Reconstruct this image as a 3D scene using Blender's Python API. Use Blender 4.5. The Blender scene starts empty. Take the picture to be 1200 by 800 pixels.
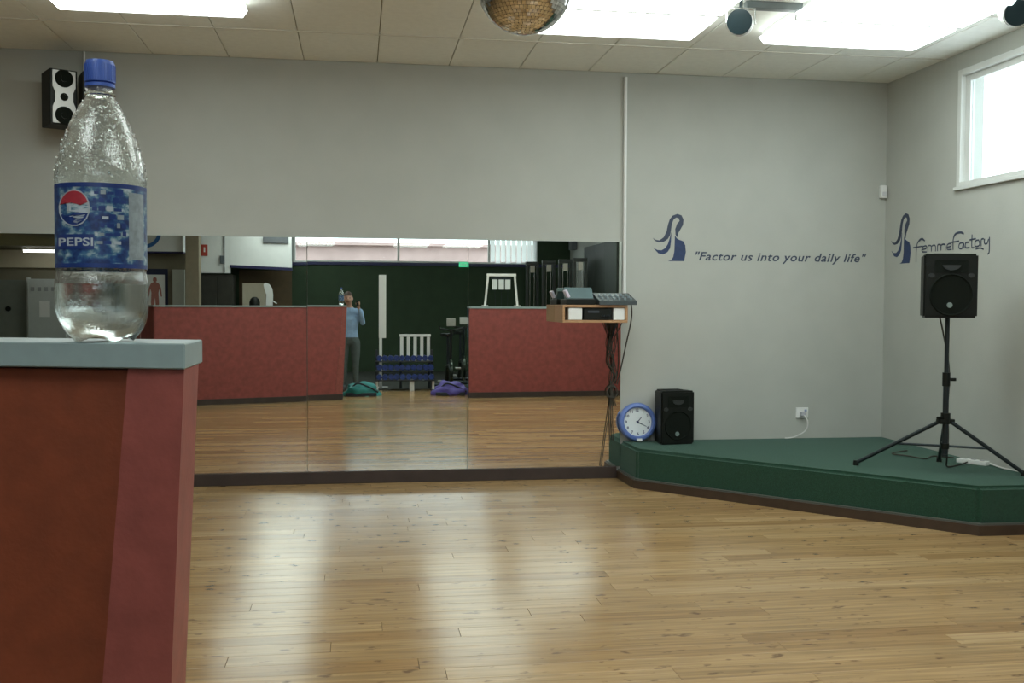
import bpy, bmesh, math, random
from mathutils import Vector, Matrix, noise

random.seed(7)
SC = bpy.context.scene
COL = SC.collection
PI = math.pi

# ------------------------------------------------------------------ camera
CAM_H = 1.57
yaw, pitch, roll = math.atan(180 / 1200), math.atan(44 / 1200), math.radians(0.3)
Fw = Vector((math.sin(yaw) * math.cos(pitch), math.cos(yaw) * math.cos(pitch), -math.sin(pitch)))
R0 = Vector((math.cos(yaw), -math.sin(yaw), 0)); U0 = R0.cross(Fw)
Rv = R0 * math.cos(roll) + U0 * math.sin(roll); Uv = Rv.cross(Fw)
cam = bpy.data.cameras.new('camera'); cam_o = bpy.data.objects.new('camera', cam); COL.objects.link(cam_o)
m = Matrix.Identity(4)
for i in range(3):
    m[i][0], m[i][1], m[i][2] = Rv[i], Uv[i], -Fw[i]
m[2][3] = CAM_H
cam_o.matrix_world = m
cam.sensor_width = 36; cam.lens = 36.0; cam.clip_start = 0.02; cam.clip_end = 200
SC.camera = cam_o

# ------------------------------------------------------------------ world, exposure
w = bpy.data.worlds.new('overcast'); SC.world = w; w.use_nodes = True
bg = w.node_tree.nodes['Background']; bg.inputs[0].default_value = (0.86, 0.95, 1.0, 1); bg.inputs[1].default_value = 4.0
vs = SC.view_settings
vs.view_transform = 'Standard'; vs.look = 'None'; vs.gamma = 1; vs.use_curve_mapping = False; vs.exposure = 0.0
LAMP = 7.0            # radiance of the ceiling diffusers
SC.cycles.glossy_bounces = 6; SC.cycles.transmission_bounces = 14; SC.cycles.max_bounces = 16; SC.cycles.diffuse_bounces = 5
SC.cycles.sample_clamp_indirect = 6

# ------------------------------------------------------------------ materials
MATS = {}
def mat(name, col, rough=0.6, metal=0.0, var=0.0, scale=8.0, bump=0.0, bscale=60.0, emit=0.0, spec=0.5, ecol=None, stretch=(1, 1, 1), col2=None, trans=0.0):
    if name in MATS: return MATS[name]
    M = bpy.data.materials.new(name); M.use_nodes = True
    nt = M.node_tree; p = nt.nodes['Principled BSDF']
    p.inputs['Base Color'].default_value = (*col, 1); p.inputs['Roughness'].default_value = rough
    p.inputs['Metallic'].default_value = metal; p.inputs['Specular IOR Level'].default_value = spec
    if trans: p.inputs['Transmission Weight'].default_value = trans
    geo = nt.nodes.new('ShaderNodeNewGeometry'); mp = nt.nodes.new('ShaderNodeMapping'); mp.inputs['Scale'].default_value = stretch
    nt.links.new(geo.outputs['Position'], mp.inputs['Vector'])
    if var or col2:
        n = nt.nodes.new('ShaderNodeTexNoise'); n.inputs['Scale'].default_value = scale; n.inputs['Detail'].default_value = 5
        nt.links.new(mp.outputs[0], n.inputs['Vector'])
        r = nt.nodes.new('ShaderNodeMix'); r.data_type = 'RGBA'
        a = tuple(max(0, c * (1 - var)) for c in col); b = col2 or tuple(min(1, c * (1 + var)) for c in col)
        r.inputs['A'].default_value = (*a, 1); r.inputs['B'].default_value = (*b, 1)
        cr = nt.nodes.new('ShaderNodeMapRange'); cr.inputs['From Min'].default_value = 0.3; cr.inputs['From Max'].default_value = 0.7
        nt.links.new(n.outputs['Fac'], cr.inputs['Value']); nt.links.new(cr.outputs[0], r.inputs['Factor'])
        nt.links.new(r.outputs['Result'], p.inputs['Base Color'])
    if bump:
        n2 = nt.nodes.new('ShaderNodeTexNoise'); n2.inputs['Scale'].default_value = bscale; n2.inputs['Detail'].default_value = 4
        nt.links.new(mp.outputs[0], n2.inputs['Vector'])
        b = nt.nodes.new('ShaderNodeBump'); b.inputs['Strength'].default_value = bump; b.inputs['Distance'].default_value = 0.01
        nt.links.new(n2.outputs['Fac'], b.inputs['Height']); nt.links.new(b.outputs[0], p.inputs['Normal'])
    if emit:
        p.inputs['Emission Color'].default_value = (*(ecol or col), 1); p.inputs['Emission Strength'].default_value = emit
    MATS[name] = M
    return M

WALLP = mat('wall_paint', (0.455, 0.468, 0.432), 0.8, var=0.03, scale=3, bump=0.15, bscale=180)
TILEM = mat('ceiling_tile', (0.84, 0.85, 0.80), 0.9, var=0.03, scale=20, bump=0.3, bscale=220)
CEILM = mat('ceiling_void', (0.45, 0.40, 0.31), 0.9, var=0.05)
TBAR = mat('ceiling_bar', (0.70, 0.68, 0.62), 0.6, var=0.02)
BASEB = mat('dark_baseboard', (0.045, 0.030, 0.026), 0.5, var=0.15)
CARPET = mat('green_carpet', (0.014, 0.062, 0.034), 0.95, var=0.25, scale=90, bump=0.8, bscale=400)
_p = CARPET.node_tree.nodes['Principled BSDF']; _p.inputs['Sheen Weight'].default_value = .28; _p.inputs['Sheen Roughness'].default_value = .35; _p.inputs['Sheen Tint'].default_value = (.55, .8, .75, 1)
PLINTH = mat('stage_plinth', (0.055, 0.034, 0.022), 0.5, var=0.15)
LEDGE = mat('stage_ledge', (0.10, 0.11, 0.10), 0.4, var=0.1)
REDP = mat('red_laminate', (0.265, 0.058, 0.050), 0.5, var=0.16, scale=14, bump=0.05, bscale=150)
REDD = mat('red_board_dark', (0.20, 0.043, 0.016), 0.55, var=0.12, scale=30, bump=0.05, bscale=150)
REDE = mat('red_end_board', (0.275, 0.068, 0.055), 0.5, var=0.14, scale=30, bump=0.05, bscale=150)
CAPM = mat('grey_capping', (0.27, 0.34, 0.34), 0.4, var=0.06, scale=40)
BLACK = mat('black_plastic', (0.006, 0.008, 0.006), 0.5, spec=.25, var=0.2, scale=60, bump=0.05, bscale=400)
BLACKG = mat('black_grille', (0.005, 0.008, 0.005), 0.8, spec=.2, var=0.3, scale=200, bump=0.5, bscale=700)
DMETAL = mat('dark_metal', (0.03, 0.04, 0.045), 0.35, metal=0.6, var=0.1)
SILVER = mat('silver_plastic', (0.55, 0.55, 0.53), 0.35, metal=0.2, var=0.05)
CHROME = mat('bright_metal', (0.75, 0.76, 0.76), 0.2, metal=1.0, var=0.02)
WHITE = mat('white_plastic', (0.78, 0.79, 0.77), 0.45, var=0.02)
WHITEP = mat('white_paint', (0.72, 0.73, 0.70), 0.7, var=0.03)
WOODB = mat('shelf_wood', (0.42, 0.24, 0.12), 0.5, var=0.2, scale=20, stretch=(1, 6, 12))
NAVY = mat('navy_vinyl', (0.018, 0.04, 0.115), 0.5, var=0.15, scale=20)
SLATE = mat('slate_vinyl', (0.04, 0.055, 0.095), 0.6, var=0.1, scale=20)
BLUE = mat('blue_plastic', (0.05, 0.11, 0.42), 0.4, var=0.08)
CLOCKR = mat('clock_blue', (0.12, 0.20, 0.52), 0.4, var=0.06)
GREENW = mat('dark_green_paint', (0.022, 0.045, 0.020), 0.8, var=0.1, scale=4, bump=0.1)
FRAMEW = mat('window_frame_paint', (0.66, 0.68, 0.66), 0.45, var=0.03)
CORD = mat('black_cord', (0.035, 0.032, 0.024), 0.6, var=0.1)
CORDW = mat('white_cord', (0.7, 0.7, 0.68), 0.5, var=0.03)

def glass_pane():
    M = bpy.data.materials.new('window_glass'); M.use_nodes = True; nt = M.node_tree
    for n in list(nt.nodes):
        if n.type != 'OUTPUT_MATERIAL': nt.nodes.remove(n)
    out = [n for n in nt.nodes][0]
    t = nt.nodes.new('ShaderNodeBsdfTransparent'); t.inputs[0].default_value = (0.93, 0.96, 0.96, 1)
    g = nt.nodes.new('ShaderNodeBsdfGlossy'); g.inputs['Roughness'].default_value = 0.02
    mx = nt.nodes.new('ShaderNodeMixShader'); mx.inputs[0].default_value = 0.05
    nt.links.new(t.outputs[0], mx.inputs[1]); nt.links.new(g.outputs[0], mx.inputs[2])
    nt.links.new(mx.outputs[0], out.inputs[0]); return M
PANE = glass_pane()

def mirror_mat():
    M = bpy.data.materials.new('silvered_mirror'); M.use_nodes = True
    p = M.node_tree.nodes['Principled BSDF']
    p.inputs['Base Color'].default_value = (0.86, 0.90, 0.86, 1); p.inputs['Metallic'].default_value = 1; p.inputs['Roughness'].default_value = 0.0
    return M
MIRROR = mirror_mat()

def floor_mat():
    M = bpy.data.materials.new('strip_timber'); M.use_nodes = True; nt = M.node_tree; p = nt.nodes['Principled BSDF']
    N = nt.nodes.new; L = nt.links.new
    geo = N('ShaderNodeNewGeometry'); att = N('ShaderNodeAttribute'); att.attribute_name = 'tone'
    # shift the grain from plank to plank
    sc = N('ShaderNodeVectorMath'); sc.operation = 'SCALE'; sc.inputs['Scale'].default_value = 37.0
    cx = N('ShaderNodeCombineXYZ'); L(att.outputs['Fac'], cx.inputs[0]); L(att.outputs['Fac'], cx.inputs[2]); L(cx.outputs[0], sc.inputs[0])
    ad = N('ShaderNodeVectorMath'); L(geo.outputs['Position'], ad.inputs[0]); L(sc.outputs[0], ad.inputs[1])
    mp = N('ShaderNodeMapping'); mp.inputs['Scale'].default_value = (1.2, 26, 1); L(ad.outputs[0], mp.inputs[0])
    n1 = N('ShaderNodeTexNoise'); n1.inputs['Scale'].default_value = 1.6; n1.inputs['Detail'].default_value = 6; L(mp.outputs[0], n1.inputs['Vector'])
    ramp = N('ShaderNodeValToRGB'); L(att.outputs['Fac'], ramp.inputs[0])
    e = ramp.color_ramp.elements
    e[0].position = 0; e[0].color = (0.30, 0.175, 0.072, 1); e[1].position = 1; e[1].color = (0.43, 0.285, 0.140, 1)
    x = e.new(0.25); x.color = (0.35, 0.218, 0.097, 1); x = e.new(0.7); x.color = (0.385, 0.245, 0.112, 1)
    g = N('ShaderNodeMapRange'); g.inputs[1].default_value = 0.3; g.inputs[2].default_value = 0.7; g.inputs[3].default_value = 0.72; g.inputs[4].default_value = 1.18; L(n1.outputs['Fac'], g.inputs[0])
    mul = N('ShaderNodeMix'); mul.data_type = 'RGBA'; mul.blend_type = 'MULTIPLY'; mul.inputs['Factor'].default_value = 1
    L(ramp.outputs[0], mul.inputs['A']); L(g.outputs[0], mul.inputs['B'])
    # gum veins and knots: short dark flecks along the board
    mp2 = N('ShaderNodeMapping'); mp2.inputs['Scale'].default_value = (6.0, 12, 1); L(ad.outputs[0], mp2.inputs[0])
    n2 = N('ShaderNodeTexNoise'); n2.inputs['Scale'].default_value = 1.7; n2.inputs['Detail'].default_value = 3; L(mp2.outputs[0], n2.inputs['Vector'])
    k = N('ShaderNodeMapRange'); k.inputs[1].default_value = 0.63; k.inputs[2].default_value = 0.72; L(n2.outputs['Fac'], k.inputs[0])
    mx = N('ShaderNodeMix'); mx.data_type = 'RGBA'; mx.inputs['B'].default_value = (0.10, 0.05, 0.025, 1)
    km = N('ShaderNodeMath'); km.operation = 'MULTIPLY'; km.inputs[1].default_value = 0.8; L(k.outputs[0], km.inputs[0])
    L(km.outputs[0], mx.inputs['Factor']); L(mul.outputs['Result'], mx.inputs['A']); L(mx.outputs['Result'], p.inputs['Base Color'])
    p.inputs['Roughness'].default_value = 0.19; p.inputs['Specular IOR Level'].default_value = 0.33
    b = N('ShaderNodeBump'); b.inputs['Strength'].default_value = 0.06; b.inputs['Distance'].default_value = 0.004
    L(n1.outputs['Fac'], b.inputs['Height']); L(b.outputs[0], p.inputs['Normal'])
    return M
FLOORM = floor_mat()

# ------------------------------------------------------------------ mesh helpers
WM = {}
class B:
    """collects shapes in world space; part() links them as one mesh"""
    def __init__(s): s.bm = bmesh.new()
    def _app(s, verts, faces):
        vs_ = [s.bm.verts.new(v) for v in verts]
        for f in faces:
            try: s.bm.faces.new([vs_[i] for i in f])
            except ValueError: pass
        return vs_
    def box(s, a, b, bev=0.0, M=None):
        x0, y0, z0 = a; x1, y1, z1 = b
        t = bmesh.new()
        P = [(x0, y0, z0), (x1, y0, z0), (x1, y1, z0), (x0, y1, z0), (x0, y0, z1), (x1, y0, z1), (x1, y1, z1), (x0, y1, z1)]
        v = [t.verts.new(p) for p in P]
        for f in ((3, 2, 1, 0), (4, 5, 6, 7), (0, 1, 5, 4), (1, 2, 6, 5), (2, 3, 7, 6), (3, 0, 4, 7)): t.faces.new([v[i] for i in f])
        if bev: bmesh.ops.bevel(t, geom=t.edges[:], offset=bev, segments=1 if bev < 0.006 else 2, affect='EDGES', profile=0.6)
        s._merge(t, M); return s
    def _merge(s, t, M=None):
        t.verts.index_update()
        vv = [(M @ v.co) if M else v.co.copy() for v in t.verts]
        s._app(vv, [[v.index for v in f.verts] for f in t.faces]); t.free()
    def cyl(s, p0, p1, r0, r1=None, n=20, caps=True):
        r1 = r0 if r1 is None else r1
        p0, p1 = Vector(p0), Vector(p1); d = (p1 - p0).normalized()
        u = d.orthogonal().normalized(); v = d.cross(u)
        V = []
        for p, r in ((p0, r0), (p1, r1)):
            for i in range(n):
                a = 2 * PI * i / n; V.append(p + (u * math.cos(a) + v * math.sin(a)) * r)
        F = [[i, (i + 1) % n, n + (i + 1) % n, n + i] for i in range(n)]
        if caps: F += [list(range(n))[::-1], list(range(n, 2 * n))]
        s._app(V, F); return s
    def lathe(s, prof, c=(0, 0, 0), n=32, M=None, closed=True):
        """prof: (r, z) list"""
        V = []; F = []; c = Vector(c)
        for r, z in prof:
            for i in range(n):
                a = 2 * PI * i / n; V.append(Vector((r * math.cos(a), r * math.sin(a), z)))
        k = len(prof)
        for j in range(k - 1):
            for i in range(n): F.append([j * n + i, j * n + (i + 1) % n, (j + 1) * n + (i + 1) % n, (j + 1) * n + i])
        if closed: F += [list(range(n))[::-1], [(k - 1) * n + i for i in range(n)]]
        V = [(M @ v if M else v) + c for v in V]
        s._app(V, F); return s
    def prism(s, poly, fn, d0, d1):
        """poly: 2-D outline, fn(u, v, d) -> world point"""
        n = len(poly)
        V = [fn(u, v, d0) for u, v in poly] + [fn(u, v, d1) for u, v in poly]
        F = [list(range(n))[::-1], list(range(n, 2 * n))] + [[i, (i + 1) % n, n + (i + 1) % n, n + i] for i in range(n)]
        s._app(V, F); return s
    def tube(s, pts, r, n=8, rad=None):
        P = [Vector(p) for p in pts]; V = []; F = []
        u = None
        for j, p in enumerate(P):
            d = (P[min(j + 1, len(P) - 1)] - P[max(j - 1, 0)]).normalized()
            if u is None: u = d.orthogonal().normalized()
            u = (u - d * u.dot(d)).normalized(); v = d.cross(u)
            rr = rad[j] if rad else r
            for i in range(n):
                a = 2 * PI * i / n; V.append(p + (u * math.cos(a) + v * math.sin(a)) * rr)
        for j in range(len(P) - 1):
            for i in range(n): F.append([j * n + i, j * n + (i + 1) % n, (j + 1) * n + (i + 1) % n, (j + 1) * n + i])
        F += [list(range(n))[::-1], [(len(P) - 1) * n + i for i in range(n)]]
        s._app(V, F); return s
    def sphere(s, c, r, n=20, k=12, sc=(1, 1, 1)):
        prof = [(r * math.sin(PI * (j + 0.02) / (k + 0.04)), -r * math.cos(PI * (j + 0.02) / (k + 0.04))) for j in range(k + 1)]
        s.lathe(prof, c, n, Matrix.Diagonal((*sc, 1)).to_3x3()); return s

def curve(pts, k=8):
    """Catmull-Rom through points"""
    P = [Vector(p) for p in pts]; P = [P[0] * 2 - P[1]] + P + [P[-1] * 2 - P[-2]]; o = []
    for i in range(1, len(P) - 2):
        for j in range(k):
            t = j / k; a, b, c, d = P[i - 1:i + 3]
            o.append(0.5 * ((2 * b) + (c - a) * t + (2 * a - 5 * b + 4 * c - d) * t * t + (3 * b - a - 3 * c + d) * t ** 3))
    o.append(P[-2]); return o

def part(b, name, material, parent=None, smooth=False, label=None):
    bmesh.ops.recalc_face_normals(b.bm, faces=b.bm.faces[:])
    me = bpy.data.meshes.new(name)
    if parent is not None and parent in WM: b.bm.transform(WM[parent].inverted())
    b.bm.to_mesh(me); b.bm.free()
    if material: me.materials.append(material)
    if smooth:
        for p in me.polygons: p.use_smooth = True
        me.set_sharp_from_angle(angle=math.radians(40))
    o = bpy.data.objects.new(name, me); COL.objects.link(o)
    if parent is not None:
        o.parent = parent; WM[o] = WM.get(parent, Matrix.Identity(4))
    else: WM[o] = Matrix.Identity(4)
    if label: o['label'] = label
    return o
def recenter(o, base):
    """move a mesh object's origin to the thing's base"""
    o.data.transform(Matrix.Translation(-Vector(base))); o.location = base; WM[o] = Matrix.Translation(base); return o
def tag(o, label, cat, group=None, kind=None):
    o['label'] = label; o['category'] = cat
    if group: o['group'] = group
    if kind: o['kind'] = kind
    return o
def struct(o, label=None, cat=None):
    o['kind'] = 'structure'
    if label: o['label'] = label
    if cat: o['category'] = cat
    return o
def thing(name, label, cat, loc=(0, 0, 0), group=None):
    o = bpy.data.objects.new(name, None); COL.objects.link(o); o.location = loc
    WM[o] = Matrix.Translation(loc); o.empty_display_size = 0.1
    return tag(o, label, cat, group)
def text_mesh(body, size, shear=0.0, extrude=0.0, spacing=1.0, offset=0.0):
    c = bpy.data.curves.new('txt', 'FONT'); c.body = body; c.size = size; c.shear = shear; c.extrude = extrude; c.space_character = spacing; c.offset = offset; c.resolution_u = 3
    o = bpy.data.objects.new('txt', c); COL.objects.link(o)
    dg = bpy.context.evaluated_depsgraph_get(); dg.update()
    me = bpy.data.meshes.new_from_object(o.evaluated_get(dg))
    bpy.data.objects.remove(o); bpy.data.curves.remove(c)
    return me
def add_mesh(b, me, fn):
    b._app([fn(v.co) for v in me.vertices], [list(p.vertices) for p in me.polygons]); bpy.data.meshes.remove(me)

# ------------------------------------------------------------------ dimensions
WY, WX, CZ = 9.0, 4.88, 3.64          # mirror wall, right wall, ceiling
LX, RY = -8.2, -5.5                    # left wall, rear wall

# ------------------------------------------------------------------ floor and planks
fl = struct(part(B().box((LX - .2, RY - .2, -0.25), (WX + .2, WY + .2, -0.02)), 'floor', mat('subfloor', (0.05, 0.03, 0.02), 0.9, var=0.1)),
            'strip timber dance floor with dark gum veins and a glossy finish', 'floor')
PW = 0.135
planks = []
y = RY
while y < WY - 0.001:
    y1 = min(y + PW, WY); x = LX - random.random() * 1.5
    while x < WX:
        ln = random.choice((0.9, 1.3, 1.8, 2.4, 3.0)) * random.uniform(.85, 1.15)
        x1 = min(x + ln, WX)
        if WX - x1 < 0.25: x1 = WX
        xa = max(x, LX)
        if x1 > xa + 0.02: planks.append((xa, x1, y, y1, random.random()))
        x = x1
    y = y1
def cam_px(p):
    d = Vector(p) - Vector((0, 0, CAM_H)); z = d.dot(Fw)
    return (600 + 1200 * d.dot(Rv) / z, 400 - 1200 * d.dot(Uv) / z) if z > 0.1 else None
def in_stage(x, y): return (x > 2.3 and y > 8.46 - max(0, x - 2.3) * 1.09 + .25)
def plank_area(pk):
    xa, xb, ya, yb, t = pk
    if ya < 3.2: return 0
    c = [cam_px((xx, yy, 0)) for xx in (xa, xb) for yy in (ya, yb)]
    if None in c: return 0
    u0, u1 = max(215, min(q[0] for q in c)), min(1200, max(q[0] for q in c)); v0, v1 = max(0, min(q[1] for q in c)), min(800, max(q[1] for q in c))
    if in_stage((xa + xb) / 2, (ya + yb) / 2): return 0
    return max(0, u1 - u0) * max(0, v1 - v0)
order = sorted(range(len(planks)), key=lambda i: -plank_area(planks[i]))
big = set(i for i in order[:290] if plank_area(planks[i]) > 0)
def plank_geo(pk):
    xa, xb, ya, yb, t = pk; g = 0.0008; c = 0.0009
    lo = [(xa + g, ya + g), (xb - g, ya + g), (xb - g, yb - g), (xa + g, yb - g)]
    hi = [(xa + g + c, ya + g + c), (xb - g - c, ya + g + c), (xb - g - c, yb - g - c), (xa + g + c, yb - g - c)]
    zt = 0.0; zb = -c; z0 = -0.02
    V = [(u, v, z0) for u, v in lo] + [(u, v, zb) for u, v in lo] + [(u, v, zt) for u, v in hi]
    F = [[8, 9, 10, 11]] + [[i, (i + 1) % 4, 4 + (i + 1) % 4, 4 + i] for i in range(4)] + [[4 + i, 4 + (i + 1) % 4, 8 + (i + 1) % 4, 8 + i] for i in range(4)]
    return V, F
def plank_obj(name, lst):
    V = []; F = []; T = []
    for pk in lst:
        v, f = plank_geo(pk); k = len(V); V += v; F += [[i + k for i in q] for q in f]; T += [pk[4]] * len(f)
    me = bpy.data.meshes.new(name); me.from_pydata(V, [], F); me.materials.append(FLOORM)
    a = me.attributes.new('tone', 'FLOAT', 'FACE'); a.data.foreach_set('value', T)
    o = bpy.data.objects.new(name, me); COL.objects.link(o); o.parent = fl; return o
for i in sorted(big): plank_obj('plank', [planks[i]])
rest = plank_obj('far_planks', [planks[i] for i in range(len(planks)) if i not in big]); rest['kind'] = 'stuff'

struct(part(B().box((LX, RY, .0005), (WX, -.62, .006)), 'floor_gym', mat('gym_carpet', (.018, .022, .016), .95, var=.3, scale=60, bump=.4, bscale=300)), 'dark carpet of the gym area behind the partitions', 'floor')

# ------------------------------------------------------------------ ceiling
ce = struct(part(B().box((LX - .2, RY - .2, CZ + .02), (WX + .2, WY + .2, CZ + .25)), 'ceiling', CEILM), 'suspended ceiling of pale rectangular tiles', 'ceiling')
xs = [-0.46 + 0.62 * k for k in range(-13, 9)]; ys = [8.05 - 1.24 * k for k in range(0, 12)]
xs = [LX] + [x for x in xs if LX + .05 < x < WX - .05] + [WX]; ys = [WY] + [q for q in ys if q > RY + .1] + [RY]
far = B()
for i in range(len(xs) - 1):
    for j in range(len(ys) - 1):
        a = (xs[i] + .0035, ys[j + 1] + .012, CZ); b = (xs[i + 1] - .0035, ys[j] - .012, CZ + .019)
        if j < 6 and xs[i] > -4.0: part(B().box(a, b, 0.003), 'ceiling_tile', TILEM, ce)
        else: far.box(a, b)
o = part(far, 'far_ceiling_tiles', TILEM, ce); o['kind'] = 'stuff'
for q in ys[1:7]: part(B().box((LX, q - .010, CZ - .004), (WX, q + .010, CZ + .018)), 'ceiling_bar', TBAR, ce)

# ------------------------------------------------------------------ walls
struct(part(B().box((LX - .2, WY, -.02), (WX + .2, WY + .2, CZ + .02)), 'wall_front', WALLP), 'grey beige wall above and beside the mirrors', 'wall')
struct(part(B().box((LX - .2, RY, -.02), (LX, WY, CZ + .02)), 'wall_left', WALLP), 'plain beige side wall out of view', 'wall')
# right wall with a window opening
wy0, wy1, wz0, wz1 = 4.7, 7.84, 2.55, 3.50
b = B(); T = WX + .22
b.box((WX, RY, -.02), (T, wy0, CZ + .02)).box((WX, wy1, -.02), (T, WY, CZ + .02)).box((WX, wy0, -.02), (T, wy1, wz0)).box((WX, wy0, wz1), (T, wy1, CZ + .02))
wr = struct(part(b, 'wall_right', WALLP), 'grey beige side wall with a high window', 'wall')
b = B(); fw = .05
b.box((WX - .015, wy1 - fw, wz0), (WX + .09, wy1, wz1), .006).box((WX - .015, wy0, wz0), (WX + .09, wy0 + fw, wz1), .006)
b.box((WX - .015, wy0 + fw, wz1 - fw), (WX + .09, wy1 - fw, wz1), .006).box((WX - .015, wy0 + fw, wz0), (WX + .09, wy1 - fw, wz0 + .035), .006)
win = struct(part(b, 'window_1', FRAMEW), 'high bright window on the side wall with pale frame', 'window')
b = B()
for ya, yb in ((wy1 - fw - .06, wy1 - fw + .008), (6.3, 6.36), (wy0 + fw - .008, wy0 + fw + .06)): b.box((WX + .03, ya, wz0 + .03), (WX + .07, yb, wz1 - fw + .008))
b.box((WX + .032, wy0 + fw + .05, wz1 - fw - .05), (WX + .068, wy1 - fw - .05, wz1 - fw + .006))
part(b, 'sash', FRAMEW, win)
for ya, yb in ((6.36, wy1 - fw - .06), (wy0 + fw + .06, 6.30)): part(B().box((WX + .046, ya, wz0 + .036), (WX + .052, yb, wz1 - fw - .05)), 'pane', PANE, win)
part(B().box((WX - .03, wy0 - .02, wz0 - .03), (WX + .1, wy1 + .02, wz0 - .001), .006), 'window_sill', FRAMEW, win)

# rear wall: green paint below, window band above
sx0, sx1, sz0, sz1 = -1.42, 4.10, 2.49, 3.36
b = B(); T = RY - .2
b.box((LX - .2, T, -.02), (sx0, RY, CZ + .02)).box((sx1, T, -.02), (WX + .22, RY, CZ + .02)).box((sx0, T, -.02), (sx1, RY, sz0)).box((sx0, T, sz1), (sx1, RY, CZ + .02))
wre = struct(part(b, 'wall_rear', GREENW), 'dark green painted rear wall below a band of windows', 'wall')
b = B()
b.box((sx0, RY - .06, sz0), (sx1, RY + .02, sz0 + .035)).box((sx0, RY - .06, sz1 - .04), (sx1, RY + .02, sz1))
for x in (sx0, 0.9, 2.95, sx1 - .05): b.box((x, RY - .06, sz0 + .035), (x + .05, RY + .02, sz1 - .04))
w2 = struct(part(b, 'window_2', FRAMEW), 'long bright window band above the green wall', 'window')
for xa, xb in ((sx0 + .05, .9), (.95, 2.95), (3.0, sx1 - .05)): part(B().box((xa, RY - .03, sz0 + .035), (xb, RY - .024, sz1 - .04)), 'pane', PANE, w2)
struct(part(B().box((sx0 - .05, RY, sz0 - .07), (WX, RY + .035, sz0 - .001), .004), 'trim_1', mat('navy_trim', (0.012, 0.012, 0.07), 0.5, var=0.1)), 'dark blue trim under the rear window band', 'trim')
# pink house wall outside, seen through the rear windows
tag(recenter(part(B().box((-6, -12.2, -.5), (5.5, -12.0, 3.22)).box((-6.2, -12.5, 3.22), (5.7, -11.8, 3.30)), 'neighbouring_house', mat('pink_render', (0.56, 0.40, 0.38), 0.9, var=0.12, scale=2)), (0, -12.1, -.5)),
    'pale pink house wall outside beyond the window band', 'house')
struct(part(B().box((-30, -30, -.6), (30, RY - .25, -.5)), 'ground', mat('outside_ground', (0.2, 0.2, 0.17), 0.9, var=0.2)), 'ground outside behind the building', 'ground')
# vertical blind hanging in the last bay of the band
vb = thing('vertical_blind', 'bright white vertical blind in the last bay of the rear windows', 'blind', (3.52, RY + .06, 2.5))
BLINDM = mat('blind_fabric', (0.9, 0.9, 0.88), 0.8, var=0.02)
nt = BLINDM.node_tree; tr = nt.nodes.new('ShaderNodeBsdfTranslucent'); tr.inputs[0].default_value = (.95, .96, .95, 1)
mx = nt.nodes.new('ShaderNodeMixShader'); mx.inputs[0].default_value = .75
nt.links.new(nt.nodes['Principled BSDF'].outputs[0], mx.inputs[1]); nt.links.new(tr.outputs[0], mx.inputs[2]); nt.links.new(mx.outputs[0], [n for n in nt.nodes if n.type == 'OUTPUT_MATERIAL'][0].inputs[0])
part(B().box((2.98, RY + .04, 3.34), (4.1, RY + .09, 3.40), .004), 'head_rail', WHITE, vb)
for k in range(9):
    x = 3.05 + k * .122; a = math.radians(24); M = Matrix.Translation((x, RY + .07, 0)) @ Matrix.Rotation(a, 4, 'Z')
    b = B(); b.box((-.052, -.002, 2.53 - .03 * (k % 2)), (.052, .002, 3.335), 0, M); part(b, 'blind_slat', BLINDM, vb)

# baseboards
struct(part(B().box((LX, WY - .022, 0), (2.311, WY, .105), .004), 'baseboard_front', BASEB), 'dark brown baseboard below the mirrors', 'baseboard')
struct(part(B().box((WX - .02, RY, 0), (WX, 6.3, .10), .004), 'baseboard_right', BASEB), 'dark brown baseboard along the side wall', 'baseboard')

# ------------------------------------------------------------------ mirror panels
mx_edges = [2.343, 0.954, -0.438, -1.816, -3.195, -4.574]
mlab = ['frameless wall mirror panel nearest the small wooden shelf', 'frameless wall mirror panel reflecting the photographer and the dumbbell rack',
        'frameless wall mirror panel reflecting the long red partition', 'frameless wall mirror panel behind the water bottle', 'frameless wall mirror panel farthest to the left of the row']
mtilt = [(0.0, 0.0), (0.0009, 0.0003), (0.0009, -0.0003), (0.0009, 0.0), (0.0, 0.0)]
for k in range(5):
    x1, x0 = mx_edges[k], mx_edges[k + 1]; c = (x0 + x1) / 2; h = (x1 - x0) / 2 - .0012
    b = B(); M = Matrix.Translation((c, WY - .014, .107)) @ Matrix.Rotation(mtilt[k][0], 4, 'Z') @ Matrix.Rotation(mtilt[k][1], 4, 'X')
    b.box((-h, -.003, 0), (h, .003, 2.025), .002, M)
    tag(recenter(part(b, 'wall_mirror', MIRROR), (c, WY - .014, .107)), mlab[k], 'mirror', 'mirror panels along the wall')

# ------------------------------------------------------------------ corner stage
SH = 0.335
base = [(2.312, WY - .001), (2.325, 8.46), (4.20, 6.40), (WX - .001, 6.385), (WX - .001, WY - .001)]
def inset(P, d):       # move the three open sides inwards
    return [(P[0][0] + d, P[0][1]), (P[1][0] + d, P[1][1] + d * .6), (P[2][0] + d * .35, P[2][1] + d), (P[3][0], P[3][1] + d), P[4]]
st = thing('corner_stage', 'low corner stage covered in dark green carpet', 'stage', (3.8, 7.8, 0))
Zf = lambda u, v, d: Vector((u, v, d))
part(B().prism(base, Zf, 0, .07), 'plinth', PLINTH, st)
part(B().prism(inset(base, .014), Zf, .07, .082), 'ledge', LEDGE, st)
b = B(); t = bmesh.new()
P = inset(base, .034); n = 5
V = [t.verts.new((u, v, .082)) for u, v in P] + [t.verts.new((u, v, SH)) for u, v in P]
t.faces.new(V[:n][::-1]); t.faces.new(V[n:])
for i in range(n): t.faces.new([V[i], V[(i + 1) % n], V[n + (i + 1) % n], V[n + i]])
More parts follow.
